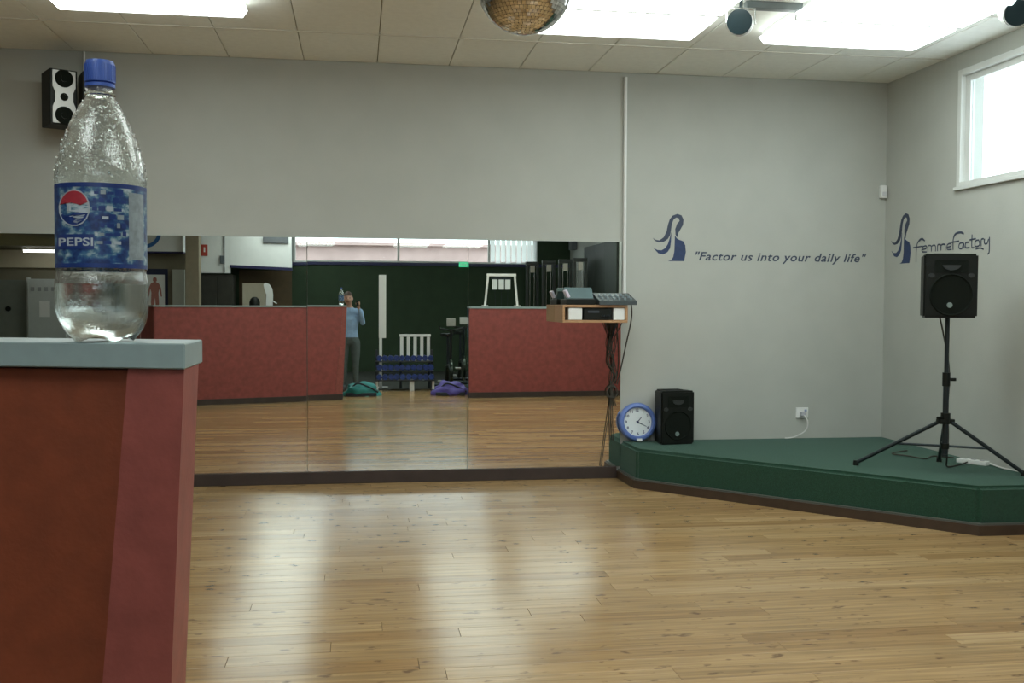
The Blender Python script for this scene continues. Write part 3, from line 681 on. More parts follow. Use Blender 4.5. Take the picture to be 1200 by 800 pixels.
# ------------------------------------------------------------------ spotlights on the ceiling
def spot(label, x, y_, z, aim, rail):
    t_ = thing('spotlight', label, 'spotlight', (x, y_, z)); c = Vector((x, y_, z)); a = Vector(aim).normalized()
    b = B(); b.cyl(c - a * .02, c + a * .09, .085, .085, 28).cyl(c - a * .16, c - a * .02, .045, .08, 28); part(b, 'can', WHITE, t_, True)
    q = a.orthogonal().normalized(); w_ = a.cross(q)
    b = B(); V = []
    b.cyl(c + a * .0905, c + a * .10, .082, .082, 28); part(b, 'lens', mat('dark_lens', (.02, .035, .04), .15, var=.1), t_, True)
    b = B(); b.cyl(c + a * .088, c + a * .104, .092, .092, 28, False).cyl(c + a * .088, c + a * .104, .083, .083, 28, False); part(b, 'bezel', BLACK, t_, True)
    b = B(); b.tube([c + Vector((-.1, 0, 0)), c + Vector((-.1, 0, .10)), c + Vector((.1, 0, .10)), c + Vector((.1, 0, 0))], .008, 8); part(b, 'yoke', CHROME, t_, True)
    part(B().cyl(c + Vector((0, 0, .10)), (x, y_, CZ), .012), 'stem', DMETAL, t_, True)
    if rail: part(B().box((x + .05, y_ + .02, CZ - .05), (x + .62, y_ + .09, CZ), .006), 'mounting_rail', mat('rail_grey', (.12, .14, .14), .4, var=.1), t_)
spot('small spotlight with dark lens on a ceiling rail between two lights', 2.56, 6.70, 3.475, (-.45, -.9, -.15), True)
spot('small spotlight with dark lens at the ceiling near the window', 4.29, 6.30, 3.515, (-.25, -.9, -.25), False)

# ------------------------------------------------------------------ water bottle on the partition end
BX, BY, BZ = -.2615, 1.108, ZC + .0004
bt = thing('water_bottle', 'clear plastic soft drink bottle with blue label standing on the partition', 'bottle', (BX, BY, BZ))
S = .286 / 331
prof = [(35, 0), (40, 6), (46, 14), (50, 24), (52.2, 36), (52.6, 55), (52, 70), (50.5, 78), (50, 82), (50.6, 86), (50.8, 183), (51.6, 190), (51, 200), (48.5, 212), (44.5, 228), (39, 244), (31.5, 262), (24, 276), (17.5, 286), (14.2, 292), (13.4, 298), (13.4, 303)]
def bottle_r(r, z, a):
    z_ = z * S; r_ = r * S
    if z < 40:
        k = 1 - z / 40; val = .5 - .5 * math.cos(5 * a); r_ *= 1 - .12 * k * val
    return r_, z_
def bottle_shell(off, prof, zmax=None):
    n = 80; V = []; F = []; rows_ = []
    P = []
    for i in range(len(prof) - 1):           # densify
        for k in range(3):
            t_ = k / 3; P.append((prof[i][0] * (1 - t_) + prof[i + 1][0] * t_, prof[i][1] * (1 - t_) + prof[i + 1][1] * t_))
    P.append(prof[-1])
    if zmax is not None: P = [p for p in P if p[1] * S <= zmax] + [(prof_r(zmax / S, prof), zmax / S)]
    for r, z in P:
        for i in range(n):
            a = 2 * PI * i / n; rr, zz = bottle_r(r, z, a); rr -= off
            if z < 10: zz += (.5 - .5 * math.cos(5 * a)) * .005 * (1 - z / 10)
            V.append(Vector((BX + rr * math.cos(a + .3), BY + rr * math.sin(a + .3), BZ + zz + off)))
    m_ = len(P)
    for j in range(m_ - 1):
        for i in range(n): F.append([j * n + i, j * n + (i + 1) % n, (j + 1) * n + (i + 1) % n, (j + 1) * n + i])
    return V, F, n, m_
def prof_r(z, prof):
    for i in range(len(prof) - 1):
        if prof[i][1] <= z <= prof[i + 1][1]:
            t_ = (z - prof[i][1]) / (prof[i + 1][1] - prof[i][1]); return prof[i][0] * (1 - t_) + prof[i + 1][0] * t_
    return prof[-1][0]
V1, F1, n, m_ = bottle_shell(0, prof); V2, F2, _, _ = bottle_shell(.0007, prof)
c1 = len(V1); V1.append(Vector((BX, BY, BZ + .014))); V2.append(Vector((BX, BY, BZ + .0147)))
F1 += [[c1, (i + 1) % n, i] for i in range(n)]
off = len(V1)
F = F1 + [[off + q for q in f[::-1]] for f in F2] + [[off + c1, off + i, off + (i + 1) % n] for i in range(n)]
top = (m_ - 1) * n
F += [[top + i, top + (i + 1) % n, off + top + (i + 1) % n, off + top + i] for i in range(n)]
PET = bpy.data.materials.new('clear_plastic'); PET.use_nodes = True; nt = PET.node_tree; p = nt.nodes['Principled BSDF']
p.inputs['Base Color'].default_value = (.97, 1, .99, 1); p.inputs['Transmission Weight'].default_value = 1; p.inputs['IOR'].default_value = 1.5; p.inputs['Roughness'].default_value = .0
geo = nt.nodes.new('ShaderNodeNewGeometry'); n1 = nt.nodes.new('ShaderNodeTexNoise'); n1.inputs['Scale'].default_value = 260; n1.inputs['Detail'].default_value = 3
mp = nt.nodes.new('ShaderNodeMapping'); mp.inputs['Scale'].default_value = (1, 1, .55); nt.links.new(geo.outputs['Position'], mp.inputs[0]); nt.links.new(mp.outputs[0], n1.inputs['Vector'])
bp = nt.nodes.new('ShaderNodeBump'); bp.inputs['Strength'].default_value = .30; bp.inputs['Distance'].default_value = .002
nt.links.new(n1.outputs['Fac'], bp.inputs['Height']); nt.links.new(bp.outputs[0], p.inputs['Normal'])
b = B(); b._app(V1 + V2, F); part(b, 'shell', PET, bt, True)
random.seed(21); b = B()
for k in range(420):                          # condensation beads clinging to the upper wall
    z = random.uniform(188, 284); a = random.uniform(0, 2 * PI); rr = prof_r(z, prof) * S
    q = random.uniform(.0005, .0013); c = Vector((BX + rr * math.cos(a), BY + rr * math.sin(a), BZ + z * S))
    b.sphere(c, q, 8, 5, (1, 1, random.uniform(.9, 1.6)))
o = part(b, 'condensation_beads', None, bt, True); o['kind'] = 'stuff'; BEADS = o
# remaining water
WAT = bpy.data.materials.new('water'); WAT.use_nodes = True; p = WAT.node_tree.nodes['Principled BSDF']
p.inputs['Base Color'].default_value = (.96, .99, 1, 1); p.inputs['Transmission Weight'].default_value = 1; p.inputs['IOR'].default_value = 1.33; p.inputs['Roughness'].default_value = 0
BEADS.data.materials.append(WAT)
V, F, n, m_ = bottle_shell(.0005, prof, .058)
c = len(V); V += [Vector((BX, BY, BZ + .0146)), Vector((BX, BY, BZ + .0585))]
F += [[c, (i + 1) % n, i] for i in range(n)] + [[c + 1, (m_ - 1) * n + i, (m_ - 1) * n + (i + 1) % n] for i in range(n)]
b = B(); b._app(V, F); part(b, 'water', WAT, bt, True)
# label: wrap-around sleeve with print
LABM = bpy.data.materials.new('printed_label'); LABM.use_nodes = True; nt = LABM.node_tree; p = nt.nodes['Principled BSDF']; p.inputs['Roughness'].default_value = .3
N = nt.nodes.new; L = nt.links.new
tc = N('ShaderNodeNewGeometry'); mp = N('ShaderNodeMapping'); mp.inputs['Scale'].default_value = (1, 1, 1.3); L(tc.outputs['Position'], mp.inputs[0])
n1 = N('ShaderNodeTexNoise'); n1.inputs['Scale'].default_value = 85; n1.inputs['Detail'].default_value = 4; L(mp.outputs[0], n1.inputs['Vector'])
rp = N('ShaderNodeValToRGB'); L(n1.outputs['Fac'], rp.inputs[0]); e = rp.color_ramp.elements
e[0].position = .36; e[0].color = (.008, .025, .11, 1); e[1].position = .70; e[1].color = (.46, .52, .56, 1)
x = e.new(.47); x.color = (.02, .06, .19, 1); x = e.new(.54); x.color = (.05, .14, .24, 1); x = e.new(.59); x.color = (.20, .29, .34, 1)
L(rp.outputs[0], p.inputs['Base Color'])
rl = 51.2 * S; z0, z1 = 86 * S, 183 * S
b = B(); V = []; nn = 72
for r_, z in ((rl, z0), (rl, z1), (rl - .0002, z1), (rl - .0002, z0)):
    for i in range(nn): a = 2 * PI * i / nn; V.append(Vector((BX + r_ * math.cos(a), BY + r_ * math.sin(a), BZ + z)))
b._app(V, [[j * nn + i, j * nn + (i + 1) % nn, ((j + 1) % 4) * nn + (i + 1) % nn, ((j + 1) % 4) * nn + i] for j in range(4) for i in range(nn)])
lab = part(b, 'label', LABM, bt, True)
view_a = math.atan2(-BY, -BX)                 # direction from bottle to camera
def onlab(px, z, d=.0003):                    # px: pixels right of bottle axis at the front, z in profile px
    a = view_a + math.asin(max(-.995, min(.995, px / 52))); r_ = rl + d
    return Vector((BX + r_ * math.cos(a), BY + r_ * math.sin(a), BZ + z * S))
def labpatch(name, poly, mt, d=.0003):
    """subdivided patch bent round the sleeve; poly in (px, z)"""
    b = B(); t_ = bmesh.new(); t_.faces.new([t_.verts.new((u, v, 0)) for u, v in poly]); 
    bmesh.ops.triangulate(t_, faces=t_.faces[:]); bmesh.ops.subdivide_edges(t_, edges=t_.edges[:], cuts=2)
    t_.verts.index_update(); b._app([onlab(v.co.x, v.co.y, d) for v in t_.verts], [[v.index for v in f.verts] for f in t_.faces]); t_.free()
    return part(b, name, mt, lab)
LB = mat('label_blue', (.012, .035, .17), .35, var=.15, scale=100); LW = mat('label_white', (.42, .46, .50), .35, var=.1, scale=120); LR = mat('label_red', (.36, .03, .045), .35, var=.1, scale=100)
LG = mat('label_grey', (.24, .28, .30), .35, var=.2, scale=160)
def strip(u0, u1, v0, v1, k=10): return [(u0 + (u1 - u0) * i / k, v0) for i in range(k + 1)] + [(u1 + (u0 - u1) * i / k, v1) for i in range(k + 1)]
labpatch('print_border', strip(-51, 51, 178, 183, 24), LB); labpatch('print_border', strip(-51, 51, 86, 91, 24), LB)
labpatch('nutrition_panel', strip(30, 47, 96, 174, 4), LG)
def circ(cx, cy, rx, ry, a0, a1, k=16): return [(cx + rx * math.cos(math.radians(a0 + (a1 - a0) * i / k)), cy + ry * math.sin(math.radians(a0 + (a1 - a0) * i / k))) for i in range(k + 1)]
labpatch('globe_white', circ(-29, 154, 17, 21, 0, 345), LW, .0004)
labpatch('globe_red', [(-45, 158)] + circ(-29, 154, 15.5, 19.5, 165, 20) + [(-22, 157), (-32, 160)], LR, .0006)
labpatch('globe_blue', [(-14, 147)] + circ(-29, 154, 15.5, 19.5, -18, -160) + [(-36, 145), (-26, 149)], LB, .0006)
labpatch('brand_band', strip(-48, -8, 107, 124, 12), LB, .0004)
me = text_mesh('PEPSI', 13.5, 0, 0, 1.02, .25); x_0 = min(v.co.x for v in me.vertices); x_1 = max(v.co.x for v in me.vertices)
b = B(); add_mesh(b, me, lambda c: onlab(-46 + (c.x - x_0) / (x_1 - x_0) * 37, 111 + c.y * .95, .0007)); part(b, 'brand_lettering', LW, lab)
random.seed(9)
for k in range(7):                            # illegible print lines
    z = 170 - k * 9.5; u = -8 + random.uniform(-2, 3)
    while u < 24:
        ln = random.uniform(3, 9); labpatch('print_line', strip(u, min(27, u + ln), z, z + random.uniform(3, 6), 2), random.choice((LB, LW, LG, LB)), .0004); u += ln + random.uniform(1, 3)
# cap
b = B(); pr_ = [(15.5, 305), (17.2, 306), (17.0, 327), (15.5, 331), (.2, 331)]
b.lathe([(r * S, z * S) for r, z in pr_] + [], (BX, BY, BZ), 48)
for i in range(36):
    a = 2 * PI * i / 36; c0 = Vector((BX + 17.0 * S * math.cos(a), BY + 17.0 * S * math.sin(a), BZ + 307 * S)); b.box((-.0004, -.0003, 0), (.0005, .0003, 19 * S), 0, Matrix.Translation(c0) @ Matrix.Rotation(a, 4, 'Z'))
part(b, 'cap', BLUE, bt, True)
part(B().lathe([(14.6 * S, 299.5 * S), (17 * S, 300 * S), (17 * S, 304 * S), (14.6 * S, 304.5 * S)], (BX, BY, BZ), 40), 'tamper_ring', BLUE, bt, True)
part(B().lathe([(13.5 * S, 290 * S), (17.5 * S, 291 * S), (17.5 * S, 293 * S), (13.5 * S, 294 * S)], (BX, BY, BZ), 40, None, False), 'neck_ring', PET, bt, True)

# ------------------------------------------------------------------ the photographer, seen in the mirror
def person():
    J = {}; E_ = []
    def jt(n_, p, r, r2=None, frm=None):
        J[n_] = (len(J), Vector(p), r, r2 or r)
        if frm: E_.append((J[frm][0], J[n_][0]))
    ox, oy = -.135, -.34
    jt('pelvis', (ox, oy, .93), .155, .115)
    jt('waist', (ox, oy, 1.08), .140, .10, 'pelvis'); jt('chest', (ox, oy, 1.27), .165, .11, 'waist'); jt('upper', (ox, oy, 1.40), .130, .085, 'chest'); jt('neck', (ox - .01, oy + .01, 1.49), .054, .054, 'upper'); jt('skull', (ox - .02, oy + .03, 1.58), .055, .06, 'neck')
    for s_, n_ in ((1, 'r'), (-1, 'l')):
        jt(n_ + 'hip', (ox + s_ * .09, oy, .86), .095, .10, 'pelvis'); jt(n_ + 'thigh', (ox + s_ * .10, oy + .01, .68), .082, .086, n_ + 'hip'); jt(n_ + 'knee', (ox + s_ * .10, oy + .02, .48), .060, .062, n_ + 'thigh')
        jt(n_ + 'calf', (ox + s_ * .10, oy, .34), .057, .060, n_ + 'knee'); jt(n_ + 'ankle', (ox + s_ * .105, oy - .01, .09), .042, .046, n_ + 'calf'); jt(n_ + 'ball', (ox + s_ * .12, oy + .12, .045), .045, .040, n_ + 'ankle'); jt(n_ + 'toe', (ox + s_ * .125, oy + .18, .038), .036, .030, n_ + 'ball')
    jt('rsh', (ox + .175, oy, 1.405), .064, .064, 'upper'); jt('relb', (ox + .225, oy + .05, 1.22), .046, .046, 'rsh'); jt('rfore', (ox + .19, oy + .16, 1.36), .040, .040, 'relb'); jt('rwr', (ox + .150, oy + .255, 1.50), .028, .024, 'rfore'); jt('rpalm', (ox + .140, oy + .285, 1.545), .036, .020, 'rwr')
    jt('lsh', (ox - .175, oy, 1.405), .064, .064, 'upper'); jt('lelb', (ox - .24, oy - .02, 1.12), .046, .046, 'lsh'); jt('lwr', (ox - .25, oy + .06, .90), .030, .026, 'lelb'); jt('lpalm', (ox - .25, oy + .075, .83), .038, .022, 'lwr')
    lst = sorted(J.values(), key=lambda q: q[0]); b = B()
    for p_, q_ in E_:                       # swept ellipsoids along every bone, fused below into one skin
        A, Z = lst[p_], lst[q_]; k_ = max(4, int((A[1] - Z[1]).length / .018))
        for i in range(k_ + 1):
            t_ = i / k_; ra = A[2] * (1 - t_) + Z[2] * t_; rb = A[3] * (1 - t_) + Z[3] * t_
            b.sphere(A[1].lerp(Z[1], t_), 1, 14, 8, (ra, rb, min(ra, rb)))
    hc = Vector((ox - .03, oy + .045, 1.645))
    # head: ellipsoid with chin, nose, ears, brow
    tt = bmesh.new(); bmesh.ops.create_uvsphere(tt, u_segments=40, v_segments=28, radius=1)
    for v in tt.verts:
        x, y_, z = v.co; k = 1 - .22 * max(0, -z) ** 1.3
        yy = y_ * (.098 if y_ > 0 else .102) ; xx = x * .076 * k; zz = z * .118
        if y_ > 0:
            yy += .022 * math.exp(-((x / .16) ** 2 + ((z + .12) / .2) ** 2)) - .012 * math.exp(-(((abs(x) - .38) / .2) ** 2 + ((z - .08) / .13) ** 2)) + .006 * math.exp(-((x / .3) ** 2 + ((z + .48) / .07) ** 2)) + .010 * math.exp(-((x / .35) ** 2 + ((z + .85) / .18) ** 2))
        v.co = hc + Vector((xx, yy, zz))
    b._merge(tt)
    for s_ in (-1, 1): b.sphere(hc + Vector((s_ * .078, -.005, -.005)), .03, 12, 8, (.4, .7, 1.1))
    # hands: fingers closed round the phone, relaxed left hand
    pw = Vector((ox + .140, oy + .285, 1.545))
    for k, (dx, ln) in enumerate(((-.030, .9), (-.010, 1.05), (.010, 1.0), (.028, .8))):
        b.tube([pw + Vector((.010 + dx * .2, -.004, dx * .9 + .01)), pw + Vector((.030, .012, dx * 1.0 + .012)), pw + Vector((.036 * ln, .032, dx + .014)), pw + Vector((.012, .040, dx + .016))], .0085, 8)
    b.tube([pw + Vector((-.022, 0, -.01)), pw + Vector((-.038, .01, .008)), pw + Vector((-.034, .026, .03))], .010, 8)
    lw = Vector((ox - .25, oy + .075, .83))
    for k, dy in enumerate((-.026, -.009, .009, .025)): b.tube([lw + Vector((0, dy, -.01)), lw + Vector((.004, dy, -.055)), lw + Vector((.016, dy + .003, -.09 + abs(dy) * .4))], .0085, 8)
    b.tube([lw + Vector((.008, .02, 0)), lw + Vector((.02, .042, -.025)), lw + Vector((.022, .045, -.055))], .010, 8)
    bmesh.ops.recalc_face_normals(b.bm, faces=b.bm.faces[:]); me = bpy.data.meshes.new('raw'); b.bm.to_mesh(me); b.bm.free(); o = bpy.data.objects.new('raw', me); COL.objects.link(o)
    rm = o.modifiers.new('r', 'REMESH'); rm.mode = 'VOXEL'; rm.voxel_size = .0085; sm = o.modifiers.new('s', 'SMOOTH'); sm.iterations = 6; sm.factor = .5
    dg = bpy.context.evaluated_depsgraph_get(); dg.update(); body = bpy.data.meshes.new_from_object(o.evaluated_get(dg)); bpy.data.objects.remove(o)
    body.name = 'person'
    for q in (mat('skin', (.45, .27, .20), .55, var=.06), mat('blue_shirt', (.26, .40, .60), .8, var=.12, scale=12, bump=.3, bscale=40), mat('grey_trousers', (.075, .10, .10), .85, var=.12, scale=14, bump=.3, bscale=50), mat('dark_shoes', (.02, .018, .016), .5, var=.1), mat('eye_mouth', (.10, .05, .045), .4, var=.1)): body.materials.append(q)
    for f in body.polygons:
        c = f.center; f.use_smooth = True; i = 1
        if c.z < .10: i = 3
        elif c.z < .965: i = 2
        if c.z > 1.485 and c.x < ox + .07: i = 0
        if (c - Vector((ox + .14, oy + .285, 1.54))).length < .085: i = 0
        if c.x < ox - .19 and c.z < .93: i = 0
        d = c - hc
        if i == 0 and d.y > .06:
            if abs(abs(d.x) - .031) < .013 and abs(d.z - .010) < .007: i = 4
            if abs(d.x) < .024 and abs(d.z + .062) < .006: i = 4
        f.material_index = i
    o = bpy.data.objects.new('person', body); COL.objects.link(o)
    recenter(o, (ox, oy, 0)); tag(o, 'person in light blue shirt and grey trousers photographing the mirror', 'person')
    b = B(); tt = bmesh.new(); bmesh.ops.create_uvsphere(tt, u_segments=32, v_segments=24, radius=1)
    for v in tt.verts: v.co = hc + Vector((v.co.x * .083, v.co.y * .108 - .004, v.co.z * .125 + .004))
    bmesh.ops.delete(tt, geom=[v for v in tt.verts if (v.co - hc).z < .045 - max(0, -(v.co - hc).y) * 1.1 and (v.co - hc).y > -.09 or (v.co - hc).z < -.06], context='VERTS')
    b._merge(tt); part(b, 'hair', mat('brown_hair', (.05, .03, .02), .6, var=.25, scale=60), o, True)
    ph = thing('mobile_phone', 'small dark phone held up in the hand of the person', 'phone', (0, -.03, 1.52))
    Mp = Matrix.Translation((0, -.026, 1.565)) @ Matrix.Rotation(-yaw, 4, 'Z')
    part(B().box((-.022, -.008, -.05), (.022, .008, .05), .004, Mp), 'body', BLACK, ph)
    part(B().cyl(Mp @ Vector((0, .0085, .005)), Mp @ Vector((0, .0105, .005)), .006, n=16), 'lens_ring', CHROME, ph, True)
person()

# ------------------------------------------------------------------ things in the gap between the partitions
random.seed(3)
rk = thing('dumbbell_rack', 'low dark rack of blue dumbbells between the partitions', 'rack', (.85, -.55, 0))
for x in (.32, 1.32): 
    part(B().box((x, -.78, 0), (x + .045, -.735, .72), .004), 'upright', mat('rack_dark', (.03, .035, .04), .4, var=.1), rk); part(B().box((x, -.42, 0), (x + .045, -.375, .18), .004), 'front_leg', WHITE, rk)
    part(B().box((x, -.80, .0), (x + .045, -.30, .03), .004), 'foot', DMETAL, rk)
RAIL = [(-.40, .20), (-.55, .36), (-.70, .52)]
for yy, zz in RAIL: part(B().box((.32, yy - .06, zz - .02), (1.365, yy + .11, zz), .003), 'rail', mat('rack_dark', (.03, .035, .04), .4), rk)
part(B().box((.92, -.40, 0), (1.0, -.34, .22), .004), 'centre_foot', WHITE, rk)
DB = mat('dumbbell_vinyl', (.02, .045, .20), .35, var=.5, scale=25)
b = B(); 
for z in (-.05, .05): b.cyl((0, z - .03, 0), (0, z + .03, 0), .0535, n=6)
b.cyl((0, -.05, 0), (0, .05, 0), .014, n=8)
proto = part(b, 'dumbbell', DB); mesh_db = proto.data; first = True
for r_, (yy, zz) in enumerate(RAIL):
    for k in range(10):
        o = proto if first else proto.copy()
        if not first: COL.objects.link(o)
        first = False
        o.location = (.385 + k * .103 + random.uniform(-.006, .006), yy + .025, zz + .054); o.rotation_euler = (0, 0, random.uniform(-.08, .08))
        tag(o, f'blue dumbbell on the {("bottom", "middle", "top")[r_]} tier of the low rack', 'dumbbell', f'blue dumbbells on the {("bottom", "middle", "top")[r_]} tier')
s = thing('slatted_board', 'white slatted backboard standing behind the dumbbell rack', 'board', (1.04, -.86, 0))
part(B().box((.76, -.88, .955), (1.33, -.845, 1.00), .004), 'top_rail', WHITE, s)
for k in range(5): part(B().box((.77 + k * .122, -.875, .50), (.83 + k * .122, -.85, .954), .003), 'slat', WHITE, s)
for x in (.765, 1.285): part(B().box((x, -.90, .0), (x + .04, -.881, .954), .003), 'board_leg', DMETAL, s)
s = thing('white_post', 'tall narrow white post standing behind the dumbbell rack', 'post', (.45, -.9, 0))
part(B().box((.385, -.93, .93), (.515, -.88, 2.08), .006), 'post_panel', WHITE, s); part(B().box((.39, -.925, 0), (.445, -.885, .929), .004), 'post_leg', WHITE, s); part(B().box((.30, -1.05, 0), (.56, -.94, .03), .004), 'post_base', WHITE, s)
def sack(name, label, c, sz, seed, m1, m2):
    t_ = thing(name, label, 'bag', c); tt = bmesh.new(); bmesh.ops.create_icosphere(tt, subdivisions=4, radius=1)
    for v in tt.verts:
        q = v.co.copy(); dn = noise.noise(q * 1.6 + Vector((seed, 0, 0))) * .35 + noise.noise(q * 4 + Vector((0, seed, 0))) * .12
        q *= 1 + dn; z = max(-.15, q.z); v.co = Vector((c[0] + q.x * sz[0], c[1] + q.y * sz[1], c[2] + (z + .15) * sz[2]))
    b = B(); b._merge(tt); part(b, 'bag_body', m1, t_, True)
    b = B(); b.box((c[0] - sz[0] * .85, c[1] - sz[1] * .8, c[2]), (c[0] + sz[0] * .85, c[1] + sz[1] * .95, c[2] + .06), .012); part(b, 'bag_base', m2, t_)
    b = B(); b.tube(curve([(c[0] - sz[0] * .5, c[1] + sz[1] * .5, c[2] + sz[2] * .75), (c[0] - .05, c[1] + sz[1] * .75, c[2] + sz[2] * 1.05), (c[0] + sz[0] * .5, c[1] + sz[1] * .7, c[2] + sz[2] * .7), (c[0] + sz[0] * .95, c[1] + sz[1] * .7, c[2] + .07)]), .014, 8); part(b, 'strap', m2, t_, True)
sack('gym_bag', 'crumpled teal gym bag on the floor by the partition end', (.06, .52, 0.001), (.30, .16, .21), 2.3, mat('teal_nylon', (.02, .22, .22), .5, var=.25, scale=9, bump=.4, bscale=25), mat('dark_nylon', (.015, .02, .03), .6, var=.2))
sack('gym_bag', 'crumpled purple gym bag on the floor by the right partition', (1.56, .52, 0.001), (.29, .17, .20), 7.7, mat('purple_nylon', (.09, .07, .32), .5, var=.25, scale=9, bump=.4, bscale=25), MATS['dark_nylon'])
# exercise bike
def bike(label, x, y_):
    t_ = thing('exercise_bike', label, 'exercise bike', (x, y_, 0)); P = lambda a, b_, c: Vector((x + a, y_ + b_, c))
    part(B().tube([P(0, .45, .35), P(0, .2, .45), P(0, -.3, .40), P(0, -.5, .06)], .035, 8).tube([P(0, .45, .35), P(0, .5, .05)], .03, 8), 'frame', mat('bike_frame', (.03, .035, .025), .4, var=.2), t_, True)
    for yy in (-.5, .5): part(B().cyl(P(-.25, yy, .035), P(.25, yy, .035), .03, n=12), 'floor_bar', DMETAL, t_, True)
    b = B(); b.cyl(P(-.02, .35, .32), P(.02, .35, .32), .24, n=28); part(b, 'flywheel', mat('flywheel', (.02, .03, .02), .3, metal=.5, var=.2), t_, True)
    part(B().tube([P(0, .3, .45), P(0, .38, 1.08)], .025, 8), 'head_post', DMETAL, t_, True)
    part(B().tube([P(-.22, .55, 1.15), P(-.2, .4, 1.12), P(0, .38, 1.08), P(.2, .4, 1.12), P(.22, .55, 1.15)], .016, 8), 'handlebar', BLACK, t_, True)
    part(B().tube([P(0, -.25, .42), P(0, -.3, .95)], .025, 8), 'seat_post', DMETAL, t_, True)
    b = B(); b.prism([(-.12, -.16), (.12, -.16), (.1, -.02), (.03, .14), (-.03, .14), (-.1, -.02)], lambda u, v, d: P(u, -.3 + v, d), .95, 1.01); part(b, 'saddle', BLACK, t_)
    part(B().box(P(-.08, .35, 1.16), P(.08, .39, 1.30), .01), 'console', mat('console_grey', (.35, .36, .33), .4, var=.1), t_)
    for s_ in (-1, 1): part(B().box(P(s_ * .16 - .05, .0, .25 + s_ * .12), P(s_ * .16 + .05, .1, .28 + s_ * .12), .005), 'pedal', mat('pedal_grey', (.4, .42, .4), .5, var=.1), t_)
bike('dark exercise bike behind the purple gym bag', 1.66, -.75)
bike('dark exercise bike standing further back near the green wall', 2.05, -2.3)

# white sign frame standing on the right partition
fy = .92
sf = thing('sign_frame', 'white metal frame with hanging cards standing on the red partition', 'sign frame', (2.37, fy, 1.525))
for s_ in (-1, 1): part(B().tube([(2.37 + s_ * .275, fy, 1.53), (2.37 + s_ * .225, fy, 2.05)], .019, 8), 'frame_leg', WHITE, sf, True); part(B().box((2.37 + s_ * .275 - .05, fy - .05, 1.526), (2.37 + s_ * .275 + .05, fy + .05, 1.545), .004), 'foot', WHITE, sf)
part(B().box((2.12, fy - .02, 2.03), (2.62, fy + .02, 2.075), .005), 'top_bar', WHITE, sf); part(B().box((2.20, fy - .008, 1.98), (2.54, fy + .008, 2.01), .003), 'card_rail', DMETAL, sf)
for k in range(3):
    part(B().box((2.215 + k * .11, fy - .004, 1.81), (2.305 + k * .11, fy + .004, 1.978), .002), 'card', mat('card_pale', (.62, .66, .66), .6, var=.05), sf)
    part(B().tube([(2.26 + k * .11, fy, 1.80), (2.27 + k * .10, fy, 1.54)], .004, 6), 'wire', DMETAL, sf)

# ------------------------------------------------------------------ rear of the building, left: lobby wall and pillar
LOB = mat('lobby_olive', (.22, .20, .14), .8, var=.05, scale=3)
struct(part(B().box((LX, -4.2, -.02), (-3.42, -4.0, CZ)), 'wall_lobby', LOB), 'olive lobby wall with notice board and door', 'wall')
struct(part(B().box((-3.40, -3.6, -.02), (-3.14, -3.3, CZ), .01), 'trim_2', mat('pillar_olive', (.26, .22, .15), .7, var=.06)), 'square olive pillar rising to the ceiling', 'pillar')
struct(part(B().box((-4.75, -3.95, 2.60), (-3.50, -3.60, CZ)), 'trim_3', mat('bulkhead_white', (.78, .80, .78), .7, var=.02)), 'white bulkhead with a round blue ring sign', 'bulkhead')
struct(part(B().box((-4.76, -3.96, 2.565), (-3.49, -3.585, 2.599)), 'trim_4', MATS['navy_trim']), 'dark blue trim under the white bulkhead', 'trim')
rs = thing('ring_sign', 'round blue ring sign on the white bulkhead', 'sign', (-4.25, -3.59, 3.0))
FN = lambda u, v, d: Vector((-4.25 + u, -3.599 + d, 3.0 + v))
b = B(); ring(b, (0, 0), FN, .34, .34, 0, .02, 40); ring(b, (0, 0), FN, .34, .27, .02, .02, 40); ring(b, (0, 0), FN, .27, .27, .02, 0, 40); part(b, 'ring', mat('ring_blue', (.03, .13, .38), .5, var=.05), rs)
b = B(); disc(b, (0, 0), FN, .27, .006, 40); part(b, 'ring_centre', mat('ring_grey', (.5, .5, .46), .6, var=.05), rs)
nb = thing('notice_board', 'dark navy notice board on the olive wall', 'notice board', (-4.15, -3.98, 1.3))
part(B().box((-4.45, -3.998, 1.30), (-3.86, -3.97, 2.26), .004), 'board', mat('board_navy', (.02, .025, .06), .8, var=.1), nb)
po = thing('anatomy_poster', 'white poster with a reddish human figure on the notice board', 'poster', (-4.11, -3.965, 1.4))
part(B().box((-4.31, -3.9695, 1.40), (-3.92, -3.966, 2.14)), 'sheet', mat('poster_white', (.75, .76, .74), .6, var=.02), po)
FIG = [(0, .62), (.035, .60), (.04, .55), (.02, .52), (.08, .49), (.12, .40), (.14, .22), (.115, .22), (.09, .38), (.07, .30), (.08, .10), (.07, -.05), (.02, -.05), (.0, .20)]
FIG = FIG + [(-u, v) for u, v in FIG[-2:0:-1]]
b = B(); b.prism(FIG, lambda u, v, d: Vector((-4.115 + u, -3.966 + d, 1.47 + v)), .0003, .0012); part(b, 'figure', mat('poster_red', (.40, .16, .13), .6, var=.25, scale=60), po)
struct(part(B().box((-3.76, -3.998, -.02), (-3.52, -3.93, 2.25)), 'trim_5', mat('pale_jamb', (.52, .54, .48), .7, var=.03)), 'pale door jamb beside the pillar', 'trim')
